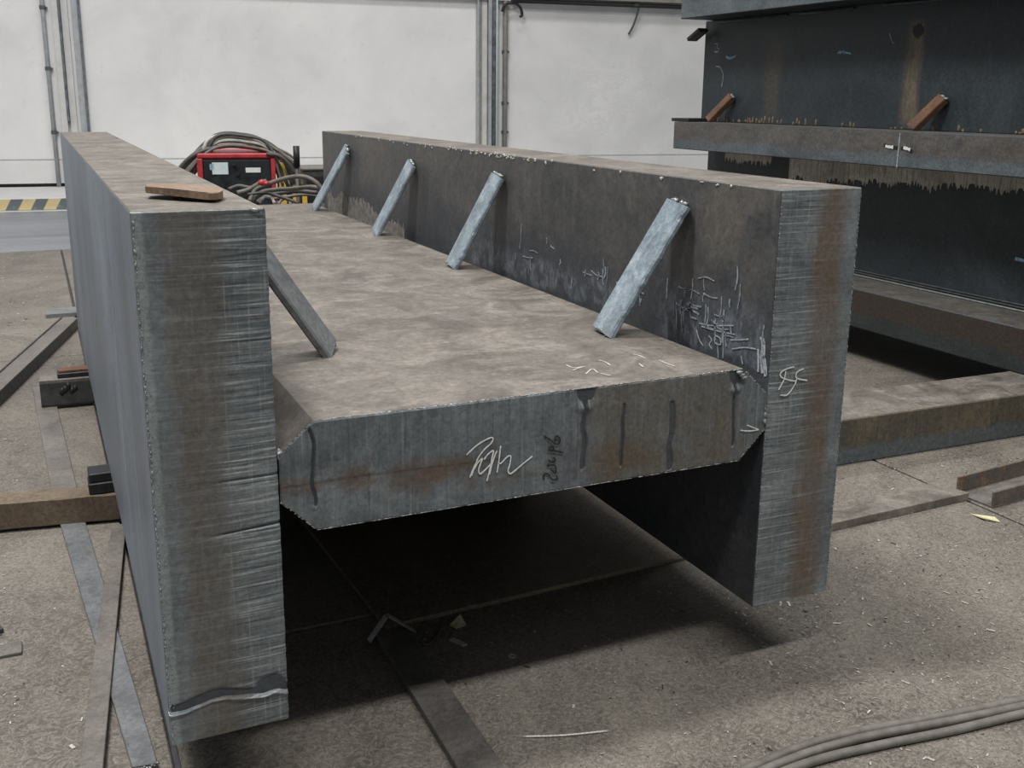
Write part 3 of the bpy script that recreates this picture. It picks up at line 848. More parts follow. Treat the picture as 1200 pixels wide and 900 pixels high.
def inner(Y, z): return Vector((X1, Y, z))
st = []
for k in range(70):
    yc = random.choice((random.gauss(0.26, 0.08), random.gauss(0.22, 0.10), random.gauss(1.0, 0.25), random.gauss(0.6, 0.1)))
    zc = 0.56 + abs(random.gauss(0.05, 0.035))
    if yc < 0.02 or yc > 2.2: continue
    L_ = random.uniform(0.015, 0.055)
    if random.random() < 0.68:
        st.append(([inner(yc + random.uniform(-.005, .005), zc - L_ / 2), inner(yc + random.uniform(-.004, .004), zc), inner(yc, zc + L_ / 2)], random.uniform(0.002, 0.0055)))
    else:
        st.append(([inner(yc - L_ * 0.7, zc), inner(yc, zc + random.uniform(-.006, .006)), inner(yc + L_ * 0.7, zc + random.uniform(-.005, .005))], random.uniform(0.002, 0.004)))
ribbons('chalk_smudge', st, (-1, 0, 0), 0.003, MAT['chalk_dim'], fr)
PXI = lambda pts, sx, ox, oy: [(ox + a / sx, oy + c / sx) for a, c in pts]
def on_inner(pts, sx, ox, oy): return [onx(a, c, X1) for a, c in PXI(pts, sx, ox, oy)]
S3 = 5.622
brt = []
for s in ([(630, 420), (640, 480), (630, 560), (640, 660)], [(645, 430), (655, 500), (648, 590), (660, 680)], [(655, 450), (640, 520), (660, 590), (665, 670)], [(612, 500), (614, 590), (612, 650)]):
    brt.append((on_inner(s, S3, 780, 320), 0.006))
for s in ([(380, 275), (382, 420), (380, 560)], [(225, 330), (300, 345), (450, 345)], [(240, 350), (320, 375), (460, 405)], [(285, 410), (305, 440), (290, 470), (310, 500)], [(330, 410), (360, 430), (365, 470), (330, 460), (325, 420)],
          [(430, 440), (490, 440), (550, 435)], [(440, 500), (520, 490), (600, 500)], [(500, 545), (510, 600)], [(205, 375), (225, 440), (250, 480)], [(345, 480), (350, 560)], [(430, 350), (435, 400)], [(320, 310), (325, 350)]):
    brt.append((on_inner(s, S3, 780, 320), 0.0028))
ribbons('chalk_scribble', brt, (-1, 0, 0), 0.003, MAT['chalk_bright'], fr)

# chalk signature and black number on the web end
SW = 8.571
def on_front(pts, sx, ox, oy): return [ony(a, c, -0.0012) for a, c in PXI(pts, sx, ox, oy)]
sig = [[(145, 325), (160, 305), (250, 225), (330, 175), (390, 150), (407, 165), (385, 210), (320, 270), (260, 350), (235, 410), (200, 480), (175, 550)],
       [(190, 535), (215, 470), (258, 398), (300, 362), (278, 420), (262, 480), (280, 515), (320, 482), (360, 442), (390, 408)],
       [(318, 370), (350, 325), (390, 290), (412, 284), (400, 340), (382, 430), (362, 520), (345, 585)],
       [(447, 283), (425, 330), (395, 420), (372, 520)],
       [(484, 233), (476, 290), (466, 380), (447, 500)],
       [(458, 412), (490, 405), (540, 352), (572, 333), (586, 345), (575, 420), (558, 480), (575, 512), (605, 500), (700, 420), (802, 338)]]
o = ribbons('chalk_signature', [on_front(s, SW, 530, 495) for s in sig], (0, -1, 0), 0.0023, MAT['chalk'], web, 0.0008)
o['label'] = 'white chalk signature scrawl'
num = [[(922, 572), (914, 540), (935, 512), (965, 522), (990, 560), (1012, 576), (1052, 570), (1046, 535)],
       [(962, 420), (955, 440), (1000, 425), (1035, 440), (1040, 480), (1032, 508), (985, 470)],
       [(1008, 355), (1032, 365), (1022, 395), (990, 398), (965, 375)],
       [(1115, 302), (1060, 292), (1015, 280)], [(975, 280), (1000, 285), (1015, 262), (1000, 240), (965, 262)],
       [(920, 135), (980, 172), (1035, 215), (1072, 205), (1080, 165), (1050, 138), (1030, 160), (1035, 190)]]
o = ribbons('number_writing', [on_front(s, SW, 530, 495) for s in num], (0, -1, 0), 0.0024, MAT['marker'], web, 0.0008)
o['label'] = 'black marker number written sideways'
vmk = [[(1000, 435), (1030, 447), (1060, 458)], [(965, 462), (1010, 466), (1060, 460)]]
ribbons('chalk_arrow', [[ony(a, c, -0.0012) for a, c in PXI(s, 4.444, 650, 400)] for s in vmk], (0, -1, 0), 0.0019, MAT['chalk'], web, 0.0008)
ss = [[(845, 617), (800, 628), (758, 655), (756, 680), (790, 698), (855, 712)], [(790, 645), (778, 700), (742, 768)],
      [(908, 630), (872, 645), (856, 672), (868, 694), (930, 706)], [(862, 690), (848, 735), (800, 800), (755, 802)]]
o = ribbons('chalk_letters', [[ony(a, c, -0.0012) for a, c in PXI(s, S3, 780, 320)] for s in ss], (0, -1, 0), 0.0024, MAT['chalk'], fr, 0.0008)
o['label'] = 'white chalk letters SS'
mk = [[(60, 125), (100, 140), (160, 132)], [(95, 152), (130, 140), (160, 133)], [(162, 172), (195, 146), (225, 165)], [(408, 68), (440, 76), (472, 90)], [(545, 100), (580, 116), (625, 132)], [(230, 100), (260, 108), (290, 126)], [(240, 168), (265, 176), (292, 180)], [(440, 118), (462, 136)]]
ribbons('chalk_tick', [[onz(a, c, WZ1) for a, c in PXI(s, 4.444, 650, 400)] for s in mk], (0, 0, 1), 0.003, MAT['chalk_top'], web, 0.0006)

# diagonal brace bars from web to flange, each with its tack welds
def brace(pb, pt, width, thick, parent, mat, wmat, side=1, ragged_edge=True, wdir=(0, 1, 0)):
    pb, pt = Vector(pb), Vector(pt)
    d = (pt - pb); L_ = d.length; d.normalize()
    wv = Vector(wdir); wv = (wv - d * wv.dot(d)).normalized()
    nv = d.cross(wv).normalized()
    bm = bmesh.new()
    n = 26
    rings = []
    for i in range(n + 1):
        s = i / n
        c = pb + d * (L_ * s)
        jw = random.uniform(-0.0016, 0.0016) if ragged_edge else 0
        j2 = random.uniform(-0.0008, 0.0008)
        hw, ht = width / 2, thick / 2; cch = min(0.004, thick * 0.3)
        q = [(-hw - jw, -ht + cch), (-hw + cch, -ht), (hw - cch, -ht), (hw + j2, -ht + cch), (hw + j2, ht - cch), (hw - cch, ht), (-hw + cch, ht), (-hw - jw, ht - cch)]
        rings.append([bm.verts.new(c + wv * a + nv * b_) for a, b_ in q])
    for i in range(n):
        for k in range(8):
            bm.faces.new((rings[i][k], rings[i][(k + 1) % 8], rings[i + 1][(k + 1) % 8], rings[i + 1][k]))
    bm.faces.new(rings[0]); bm.faces.new(rings[-1][::-1])
    o = from_bm('brace', bm, mat, parent)
    sb = [(pb + wv * random.uniform(-0.4, 0.4) * width + Vector((0, 0, 0.004)), (0.009, 0.010, 0.005)) for _ in range(6)]
    blobs('weld_bead', sb, wmat, o, 0.35)
    stp = [(pt + wv * random.uniform(-0.3, 0.45) * width + d * 0.004, (0.008, 0.010, 0.006)) for _ in range(6)]
    blobs('weld_bead', stp, wmat, o, 0.35)
    return o
for (Yb, Yt, zb_x, zt_) in ((0.385, 0.342, 1.022, 0.838), (1.400, 1.352, 1.045, 0.828), (2.262, 2.170, 1.062, 0.818), (3.23, 3.07, 1.062, 0.83)):
    brace((zb_x + 0.012, Yb, WZ1 + 0.004), (X1 - 0.012, Yt, zt_ + 0.004), 0.092, 0.016, beam, MAT['strut'], MAT['weld'])
brace((0.412, 0.45, WZ1 + 0.004), (T + 0.010, 0.455, 0.862), 0.088, 0.018, beam, MAT['strip_blue'], MAT['weld'], 1, True, (0.50, 0.87, 0))

# rounded cut-off plate lying on the left flange
co_ = thing('cutoff_plate', 'rust brown rounded cut-off plate lying on top of the left flange', 'plate', (0.12, 0.38, H))
_o = [onz(a, c, H + 0.018) for a, c in ((170, 220.5), (200, 222.5), (235, 224.5), (251, 225), (260, 222.5), (260, 219.5), (250, 217.3), (225, 216.0), (195, 216.0), (173, 217.5))]
out = [p for p in catmull(_o[1:], 3)] + [_o[0]]
bm = bmesh.new()
def lz(p): return 0.004 + 0.006 * max(0.0, min(1.0, (0.15 - p.x) / 0.1))
lo_ = [bm.verts.new((p.x, p.y, H + lz(p))) for p in out]
hi_ = [bm.verts.new((p.x, p.y, H + lz(p) + 0.012)) for p in out]
bm.faces.new(lo_[::-1]); bm.faces.new(hi_)
for i in range(len(out)):
    j = (i + 1) % len(out)
    bm.faces.new((lo_[i], lo_[j], hi_[j], hi_[i]))
bmesh.ops.bevel(bm, geom=[e for e in bm.edges], offset=0.0012, segments=1, affect='EDGES', profile=0.5)
from_bm('plate_body', bm, MAT['rust_plate'], co_)
cen = sum(out, Vector()) / len(out)
for q in ((0.03, 0.0), (-0.03, 0.005)):
    blobs('slag_lump', [(Vector((cen.x + q[0], cen.y + q[1], H + 0.003)), (0.007, 0.007, 0.0035))], MAT['rust'], co_)

# ------------------------------------------------------------------ supports under the beam (left)
ang = math.atan2(1.401 - 1.456, 0.004 + 0.304)
R1 = Matrix.Translation((0.0, 1.405, ZF)) @ Matrix.Rotation(ang * 0.9, 4, 'Z')
o = box('support_bar', -1.3, 1.45, 0, 0.085, 0.0, 0.0, MAT['bar_brown']) if False else None
bm = bmesh.new()
n = 60
rg = []
for i in range(n + 1):
    x = -1.3 + 2.55 * i / n
    e = [random.uniform(-0.0015, 0.0015) for _ in range(4)]
    rg.append([bm.verts.new(q) for q in ((x, e[0], 0.0), (x, 0.095, 0.0), (x, 0.095 + e[1], 0.076 + e[2]), (x, e[3], 0.076 + e[2]))])
for i in range(n):
    for k in range(4):
        bm.faces.new((rg[i][k], rg[i][(k + 1) % 4], rg[i + 1][(k + 1) % 4], rg[i + 1][k]))
bm.faces.new(rg[0]); bm.faces.new(rg[-1][::-1])
o = from_bm('support_bar', bm, MAT['bar_brown'])
o.matrix_world = Matrix.Translation((0, 0, 0.0115)) @ R1
tag(o, 'rust-streaked brown square support bar crossing the floor under the left flange', 'support')
box_z = ZF + 0.0875
o = box('packing_bar', -0.062, 0.26, 1.425, 1.50, box_z, box_z + 0.034, MAT['black'], None, 0.003)
tag(o, 'lower black packing bar on the brown support bar', 'packing bar')
o = box('packing_bar', -0.060, 0.25, 1.43, 1.505, box_z + 0.034, 0.0, MAT['black'], None, 0.003)
tag(o, 'upper black packing bar directly under the left flange near the brown bar', 'packing bar')
# dark channel support further back
s2 = thing('support_channel', 'dark steel channel support further back under the left flange', 'support', (0.6, 2.72, ZF))
Rz = Matrix.Translation((0, 2.68, 0)) @ Matrix.Rotation(math.radians(-3), 4, 'Z')
box('channel_web', -0.18, 1.4, 0.0, 0.012, ZF + 0.012, ZF + 0.108, MAT['dark'], s2, 0.001, 1, Rz)
box('channel_flange', -0.18, 1.4, 0.0, 0.09, ZF + 0.108, ZF + 0.12, MAT['strip'], s2, 0.001, 1, Rz)
box('channel_flange', -0.18, 1.4, 0.0, 0.09, ZF + 0.0115, ZF + 0.012 + 0.008, MAT['dark'], s2, 0.001, 1, Rz)
blobs('weld_bead', [(Rz @ Vector((-0.1 + 0.012 * i, -0.002, -0.08 + 0.01 * (i % 3))), (0.011, 0.004, 0.016)) for i in range(5)], MAT['black'], s2)
o = box('packing_block', -0.112, 0.26, 2.70, 2.765, ZF + 0.1205, -0.010, MAT['black'], None, 0.003)
tag(o, 'black packing block on the dark channel support', 'packing block')
o = box('packing_strip', -0.105, 0.26, 2.705, 2.76, -0.010, 0.0, MAT['rust'], None, 0.001)
tag(o, 'thin rusty shim strip on the black packing block under the flange', 'shim')

# flat strips on the floor at the left
def strip(name, pts, thick, mat, label, cat, z, jag_end=False):
    """pts: four floor corners in order near-left, near-right, far-right, far-left"""
    bm = bmesh.new()
    nl, nr, fr_, fl_ = [Vector((p[0], p[1], 0)) for p in pts]
    n = 14
    rows = []
    for i in range(n + 1):
        s = i / n
        a = nl.lerp(fl_, s); c = nr.lerp(fr_, s)
        rows.append([bm.verts.new((a.x, a.y, z)), bm.verts.new((c.x, c.y, z)), bm.verts.new((c.x, c.y, z + thick)), bm.verts.new((a.x, a.y, z + thick))])
    for i in range(n):
        for k in range(4):
            bm.faces.new((rows[i][k], rows[i][(k + 1) % 4], rows[i + 1][(k + 1) % 4], rows[i + 1][k]))
    bm.faces.new(rows[0]); bm.faces.new(rows[-1][::-1])
    es = [e for e in bm.edges if len(e.link_faces) == 2 and abs(e.link_faces[0].normal.dot(e.link_faces[1].normal)) < 0.5]
    bmesh.ops.bevel(bm, geom=es, offset=0.0012, segments=1, affect='EDGES', profile=0.5)
    o = from_bm(name, bm, mat)
    return tag(o, label, cat)
A = strip('flat_bar', ((-0.058, 0.178), (-0.014, 0.172), (-0.089, 1.60), (-0.158, 1.60)), 0.011, MAT['strip_blue'],
      'wide blue-grey flat bar on the floor with a torn end, below the crossing narrow bar', 'flat bar', ZF)
jg = [((-0.056 + 0.042 * i / 9, 0.173 + random.uniform(-0.004, 0.002), ZF + 0.007 + random.uniform(-0.003, 0.004)), (0.004, 0.004, 0.0025)) for i in range(10)]
blobs('torn_end', jg, MAT['weld'], A, 0.4)
strip('flat_bar', ((-0.207, -0.30), (-0.163, -0.30), (0.026, 1.34), (-0.012, 1.34)), 0.009, MAT['strip'],
      'narrow brown-grey flat bar lying across the wide blue-grey bar', 'flat bar', ZF + 0.0113)
strip('flat_bar', ((-0.160, 1.625), (-0.087, 1.625), (-0.135, 3.02), (-0.212, 3.03)), 0.011, MAT['strip'],
      'flat bar running back from the brown support bar to the dark channel', 'flat bar', ZF)
# angle lying further left
an = thing('angle_iron', 'brown angle iron on the floor running diagonally off the left edge', 'angle iron', (-0.2, 3.4, ZF))
dv = Vector((0.325, 1.30, 0)).normalized(); pv = Vector((-dv.y, dv.x, 0))
Ma = Matrix.Identity(4)
for i in range(3):
    Ma[i][0] = -pv[i]; Ma[i][1] = dv[i]
Ma[0][3], Ma[1][3], Ma[2][3] = -0.325, 2.84, ZF
box('leg', -0.085, 0.0, -1.2, 1.42, 0.052, 0.060, MAT['strip'], an, 0.001, 1, Ma)
box('leg', -0.009, 0.0, -1.2, 1.42, 0.0, 0.0518, MAT['dark'], an, 0.001, 1, Ma)
box('rib', -0.085, -0.077, -1.2, 1.42, 0.0605, 0.066, MAT['dark'], an, 0.001, 1, Ma)
o = strip('flat_offcut', ((-0.135, 4.56), (0.10, 4.56), (0.10, 4.74), (-0.125, 4.74)), 0.022, MAT['strip_blue'], 'short dark flat offcut on the floor beside the left flange', 'offcut', ZF)
o = box('scrap_offcut', -0.37, -0.245, 0.71, 0.765, ZF, ZF + 0.008, MAT['strip'], None, 0.001)
tag(o, 'small grey steel offcut on the floor at the left edge', 'offcut')
o = box('scrap_offcut', -0.05, 0.028, 0.0, 0.045, 0, 0.010, MAT['dark'], None, 0.001)
o.matrix_world = Matrix.Translation((-0.31, 0.825, ZF + 0.004)) @ Matrix.Rotation(0.35, 4, 'Z') @ Matrix.Rotation(0.12, 4, 'Y')
tag(o, 'small dark tilted offcut behind the grey offcut at the left edge', 'offcut')

# ------------------------------------------------------------------ angle iron in the foreground
strip('flat_bar', ((0.478, -0.75), (0.562, -0.75), (0.574, 0.44), (0.496, 0.44)), 0.018, MAT['dark_bar'],
      'dark flat bar on the floor running out from under the beam in the foreground', 'flat bar', ZF)
clip = thing('angle_clip', 'small bent angle piece standing like a roof over the dark flat bar end', 'angle piece', (0.53, 0.42, ZF))
def clip_leg(x0, z0, x1, z1):
    th = 0.004
    L_ = math.hypot(x1 - x0, z1 - z0); nx_, nz_ = -(z1 - z0) / L_ * th, (x1 - x0) / L_ * th
    return prism('leg', [(x0, z0), (x1, z1), (x1 + nx_, z1 + nz_), (x0 + nx_, z0 + nz_)], 'y', 0.443, 0.462, MAT['weld'], clip, None, 0.0008)
clip_leg(0.481, ZF + 0.001, 0.524, ZF + 0.056)
clip_leg(0.5245, ZF + 0.0565, 0.590, ZF + 0.001)
# wire, rod, scraps
tag(tube('bent_wire', [(0.575, 0.395, ZF + 0.004), (0.60, 0.385, ZF + 0.003), (0.64, 0.42, ZF + 0.004), (0.665, 0.46, ZF + 0.01)], 0.003, MAT['dark']),
    'thin bent wire beside the end of the inverted angle iron', 'wire')
tag(tube('welding_rod', [(0.647, -0.021, ZF + 0.003), (0.723, -0.050, ZF + 0.003), (0.811, -0.073, ZF + 0.003)], 0.0024, MAT['chips']),
    'thin pale welding rod stub lying on the bare floor in front', 'rod')
def scrap(name, pts, th, mat, label, cat):
    bm = bmesh.new()
    lo_ = [bm.verts.new((p[0], p[1], ZF + 0.0003 + p[2])) for p in pts]
    hi_ = [bm.verts.new((p[0], p[1], ZF + p[2] + th)) for p in pts]
    bm.faces.new(lo_[::-1]); bm.faces.new(hi_)
    for i in range(len(pts)):
        j = (i + 1) % len(pts); bm.faces.new((lo_[i], lo_[j], hi_[j], hi_[i]))
    return tag(from_bm(name, bm, mat), label, cat)
scrap('paper_scrap', [(0.677, 0.449, 0), (0.685, 0.424, 0.002), (0.713, 0.434, 0.001), (0.715, 0.475, 0.008)], 0.002, MAT['leaf'], 'yellowish paper scrap at the shaded edge of the steel plate', 'scrap')
scrap('metal_flake', [(0.650, 0.384, 0), (0.668, 0.346, 0.001), (0.680, 0.346, 0.002), (0.664, 0.384, 0.002)], 0.003, MAT['chips'], 'pale metal flake in the shade beside the yellowish scrap', 'flake')
scrap('paper_scrap', [(2.375, 0.445, 0), (2.372, 0.395, 0.006), (2.405, 0.362, 0.001), (2.420, 0.395, 0.002)], 0.003, MAT['leaf'], 'crumpled yellow scrap beside the floor seam at the right', 'scrap')
scrap('paper_scrap', [(2.185, 0.545, 0), (2.215, 0.522, 0.001), (2.25, 0.532, 0.002), (2.225, 0.552, 0.004)], 0.003, MAT['leaf'], 'small yellow scrap against the flat bar at the right', 'scrap')
bm = bmesh.new()
bmesh.ops.create_cone(bm, cap_ends=False, segments=16, radius1=0.008, radius2=0.008, depth=0.002)
wv_, wf_ = [], []
for k in range(16):
    th = 2 * math.pi * k / 16
    for rr, zz in ((0.009, 0), (0.009, 0.002), (0.004, 0.002), (0.004, 0)):
        wv_.append((0.755 + rr * math.cos(th), 0.262 + rr * math.sin(th), ZF + 0.0005 + zz))
for k in range(16):
    a = k * 4; b_ = ((k + 1) % 16) * 4
    for q in range(4):
        wf_.append((a + q, b_ + q, b_ + (q + 1) % 4, a + (q + 1) % 4))
bm.free()
tag(from_data('washer', wv_, wf_, MAT['chips']), 'tiny bright washer on the floor at the shadow edge', 'washer')

# ------------------------------------------------------------------ cables in the foreground
CB = [[(0.66, -0.368), (0.86, -0.308), (1.0, -0.288), (1.13, -0.276), (1.25, -0.282), (1.44, -0.310), (1.66, -0.338), (1.95, -0.37), (2.4, -0.42)],
      [(0.66, -0.387), (0.86, -0.327), (1.0, -0.306), (1.13, -0.297), (1.27, -0.304), (1.44, -0.329), (1.66, -0.357), (1.95, -0.392), (2.4, -0.445)],
      [(0.66, -0.405), (0.86, -0.345), (1.02, -0.325), (1.14, -0.322), (1.28, -0.336), (1.44, -0.357), (1.66, -0.378), (1.95, -0.418), (2.4, -0.475)]]
for (pts, lb) in zip(CB, ('grey rubber cable on the floor, farthest of the three in the foreground', 'grey rubber cable on the floor, middle of the three in the foreground', 'grey rubber cable on the floor, nearest of the three in the foreground')):
    tag(tube('rubber_cable', [(x, y, ZF + 0.0088) for x, y in pts], 0.0088, MAT['cable'], None, 12), lb, 'cable', 'cables on the floor in front')

# ------------------------------------------------------------------ right: support, flat bar, channel
o = box('support_beam', 1.78, 5.2, 0.0, 0.27, 0.0, 0.165, [MAT['support'], MAT['top']], None, 0.004)
for p in o.data.polygons:
    if p.normal.z > 0.9: p.material_index = 1
for v in o.data.vertices: v.co.z += ZF
o.matrix_world = Matrix.Translation((0, 0.94, 0)) @ Matrix.Translation((2.3, 0, 0)) @ Matrix.Rotation(math.radians(-1.2), 4, 'Z') @ Matrix.Translation((-2.3, 0, 0))
tag(o, 'thick olive-brown support block with dusty top under the dark beam stack', 'support')
strip('flat_bar', ((1.55, 0.505), (2.462, 0.53), (2.43, 0.645), (1.55, 0.60)), 0.026, MAT['top'], 'brown flat bar on the floor right of the beam, touching the channel', 'flat bar', ZF)
chn = thing('steel_channel', 'rusty open steel channel lying on the floor at the right edge', 'channel', (2.8, 0.55, ZF))
Mc = Matrix.Translation((2.478, 0.452, ZF + 0.0003)) @ Matrix.Rotation(math.radians(5), 4, 'Z')
box('base', 0, 1.2, 0.0, 0.135, 0.0, 0.007, MAT['strip'], chn, 0.001, 1, Mc)
edge_rust = steel('rust_edged_steel', [(0.28, (0.07, 0.068, 0.062)), (0.55, (0.13, 0.115, 0.095)), (0.8, (0.18, 0.15, 0.12))], 6, (1, 1, 1), 0.6, ((10, (3, 1, 1), 0.52, 0.66, (0.30, 0.16, 0.075), 0.7),), 70, 0.3, (0.5, 0.7), 0.1, 0.4)
box('channel_lip', 0, 1.2, 0.0, 0.008, 0.0072, 0.052, edge_rust, chn, 0.001, 1, Mc)
box('channel_lip', 0, 1.2, 0.127, 0.135, 0.0072, 0.060, edge_rust, chn, 0.001, 1, Mc)

# ------------------------------------------------------------------ dark stacked beam at the right
stk = thing('steel_box_beam', 'tall dark stacked steel beam with three projecting flanges at the right', 'steel beam', (3.9, 1.9, 0.016))
SY0, SY1 = -0.6, 3.70
def plate_edge(name, x0, x1, y0, y1, z0, z1, edge, mat=None, lab=None):
    o = box(name, x0, x1, y0, y1, z0, z1, [mat or MAT['stack'], edge, MAT['dark_bar']], stk, 0.004)
    for p in o.data.polygons:
        if p.normal.x < -0.9 or p.normal.y > 0.9: p.material_index = 1
        elif p.normal.z > 0.9: p.material_index = 2
    if lab: o['label'] = lab
    return o
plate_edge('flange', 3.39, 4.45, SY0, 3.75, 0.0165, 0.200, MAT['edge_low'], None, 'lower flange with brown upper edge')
o = box('web', 3.70, 3.85, SY0, SY1 + 0.08, 0.2002, 0.783, MAT['stack'], stk, 0.003); o['label'] = 'lower dark blue web'
midf = plate_edge('flange', 3.40, 4.45, SY0, 3.72, 0.7832, 0.942, MAT['edge_mid'], None, 'middle flange, blue-grey with brown clouds')
o = box('web', 3.62, 3.85, SY0, 3.76, 0.9422, 1.528, MAT['stack'], stk, 0.003); o['label'] = 'upper dark web with chalk marks'
upw = o
topf = plate_edge('flange', 3.40, 4.45, SY0, 3.70, 1.5282, 1.70, MAT['edge_top'], None, 'top flange, blue-grey')
# weld lines at the foot of the lower web
for q in range(3):
    tube('weld_seam', [(3.695 - 0.012 * q, SY0 + 0.05, 0.222 - 0.009 * q), (3.695 - 0.012 * q, 3.7, 0.222 - 0.009 * q)], 0.0055, MAT['dark'], stk, 6, 0)
tube('weld_seam', [(3.662, SY0 + 0.05, 0.2045), (3.662, 3.7, 0.2045)], 0.004, MAT['slag'], stk, 6, 0)
ragged('lime_runs', lambda u, z, off: (3.6998 - off, u, z), -0.4, 3.0, 0.7828, lambda u: 0.105 + 0.03 * math.sin(u * 2.4 + 0.6) + 0.01 * math.sin(u * 17), 1500, MAT['lime'], stk, 0.0015)
ragged('lime_runs', lambda u, z, off: (3.6998 - off, u, z), 3.16, 3.6, 0.7828, lambda u: 0.05, 200, MAT['lime'], stk, 0.0015)
# tack marks under the top flange
for (ya, yb) in ((3.6, 3.0), (2.9, 2.5), (2.3, 1.2)):
    tube('weld_seam', [(3.612, ya, 1.515), (3.612, (ya + yb) / 2, 1.512), (3.612, yb, 1.516)], 0.006, MAT['dark'], stk, 6, 0)
# rusty dabs along the foot of the upper web
sp = []
for k in range(60):
    y = random.choice((random.uniform(3.05, 3.7), random.uniform(2.4, 3.3), random.uniform(0.8, 2.2)))
    hh = random.uniform(0.006, 0.024) * (1.0 if y > 2.4 else 0.7)
    sp.append(((3.6195, y, 0.943 + hh * 0.8), (0.0015, 0.008, hh)))
tag(blobs('rust_dabs', sp, plain('rust_dab', (0.17, 0.125, 0.075), 0.85, 0, 0.4, 60), stk), kind='stuff')
for (pb, pt) in (((3.515, 3.53, 0.952), (3.606, 3.44, 1.09)), ((3.515, 1.955, 0.952), (3.606, 1.875, 1.088))):
    brace(pb, pt, 0.06, 0.034, stk, MAT['rust'], MAT['slag'], 1, False)
# small lug behind the far end
box('lug', 3.53, 3.60, 3.69, 3.82, 1.462, 1.484, MAT['black'], stk, 0.003, 1, Matrix.Translation((3.56, 3.7, 1.45)) @ Matrix.Rotation(math.radians(-24), 4, 'X') @ Matrix.Translation((-3.56, -3.7, -1.45)))
box('foot_block', 3.42, 3.62, 3.60, 3.78, 0.9425, 0.962, MAT['black'], stk, 0.002)
# chalk figure, arc and pale paint marks on the upper web
UW = 3.62
def on_uw(pts): return [onx(800 + a / 3, c / 3, UW) for a, c in pts]
ribbons('chalk_figure', [on_uw([(114, 155), (125, 154), (121, 167), (128, 171), (125, 181), (112, 182)])], (-1, 0, 0), 0.0055, MAT['chalk_bright'], upw, 0.001)
ribbons('chalk_arc', [on_uw([(116, 233), (133, 238), (143, 268), (137, 305)])], (-1, 0, 0), 0.006, MAT['chalk_dim'], upw, 0.001)
ribbons('paint_mark', [on_uw([(152, 197), (165, 203), (182, 201)]), on_uw([(155, 203), (170, 206), (186, 196)])], (-1, 0, 0), 0.010, MAT['paint_blue'], upw, 0.001)
ribbons('paint_mark', [on_uw([(545, 187), (560, 183), (592, 188)]), on_uw([(552, 178), (556, 190)]), on_uw([(566, 177), (570, 190)])], (-1, 0, 0), 0.007, MAT['paint_blue'], upw, 0.001)
ribbons('paint_mark', [[onx(1190, 303, 3.70), onx(1202, 306, 3.70)]], (-1, 0, 0), 0.012, MAT['paint_blue'], stk, 0.001)
ribbons('chalk_tick', [on_uw([(728, 118), (738, 148), (745, 150)])], (-1, 0, 0), 0.006, MAT['chalk_dim'], upw, 0.001)
c0 = onx(1076, 36, UW)
v = [c0 + Vector((-0.0006, 0, 0))]
for k in range(18):
    th = 2 * math.pi * k / 18; rr = 0.032 * random.uniform(0.75, 1.15)
    v.append(c0 + Vector((-0.0006, rr * math.cos(th), rr * 1.15 * math.sin(th))))
from_data('oil_spot', v, [(0, 1 + (k + 1) % 18, 1 + k) for k in range(18)], MAT['marker'], upw)
# chalk line and two white dashes on the middle flange
EX = 3.40
def on_e(x, y): return onx(x, y, EX)
ribbons('chalk_line', [([on_e(1055, 156), on_e(1053, 176), on_e(1051, 196)], 0.005)], (-1, 0, 0), 0.005, MAT['chalk_bright'], midf, 0.001)
ribbons('black_mark', [([on_e(1036, 170), on_e(1044, 172.5), on_e(1052, 173.5)], 0.018), ([on_e(1056, 174), on_e(1062, 174), on_e(1069, 178)], 0.018)], (-1, 0, 0), 0.01, MAT['marker'], midf, 0.0008)
ribbons('white_mark', [([on_e(1038, 171), on_e(1042, 172), on_e(1047, 172.5)], 0.013), ([on_e(1059, 173), on_e(1063, 174), on_e(1067, 175.5)], 0.013)], (-1, 0, 0), 0.01, MAT['white'], midf, 0.0016)

# ------------------------------------------------------------------ welding machine behind the beam
wm_yaw = math.radians(-14)
WMM = Matrix.Translation((1.14, 5.62, ZF)) @ Matrix.Rotation(wm_yaw, 4, 'Z') @ Matrix.Rotation(math.radians(4), 4, 'Z')
mc = thing('welding_machine', 'red welding machine with black front panel and sticker behind the beam', 'welding machine', (1.14, 5.62, ZF))
def mbox(name, x0, x1, y0, y1, z0, z1, mat, parent=mc, bev=0.004):
    return box(name, x0, x1, y0, y1, z0, z1, mat, parent, bev, 1, WMM)
body = mbox('body', -0.235, 0.235, 0.02, 0.66, 0.12, 0.80, MAT['red'])
mbox('top_cover', -0.26, 0.26, 0.0, 0.68, 0.801, 0.835, MAT['red'], mc, 0.008)
mbox('front_post', -0.262, -0.225, -0.012, 0.02, 0.12, 0.80, MAT['red'])
mbox('front_post', 0.225, 0.255, -0.012, 0.02, 0.12, 0.80, MAT['red'])
pan = mbox('front_panel', -0.222, 0.222, 0.004, 0.019, 0.16, 0.79, MAT['panel'])
mbox('sticker', -0.165, -0.06, -0.001, 0.0035, 0.695, 0.775, MAT['paper'], pan, 0)
mbox('sticker', -0.18, -0.155, -0.001, 0.0035, 0.725, 0.765, MAT['paint_blue'], pan, 0)
mbox('display', 0.055, 0.155, -0.001, 0.0035, 0.705, 0.738, MAT['white'], pan, 0.001)
for (kx, kz) in ((0.0, 0.70), (-0.1, 0.62), (0.02, 0.60), (0.14, 0.60), (-0.02, 0.765)):
    v, f = tube_data([(kx, 0.004, kz), (kx, -0.016, kz)], 0.014, 12)
    from_data('knob', [WMM @ Vector(p) for p in v], f, MAT['black'], pan, False)
for k in range(6):
    mbox('vent', -0.2375, -0.2352, 0.12, 0.55, 0.50 + 0.03 * k, 0.512 + 0.03 * k, MAT['panel'], body, 0)
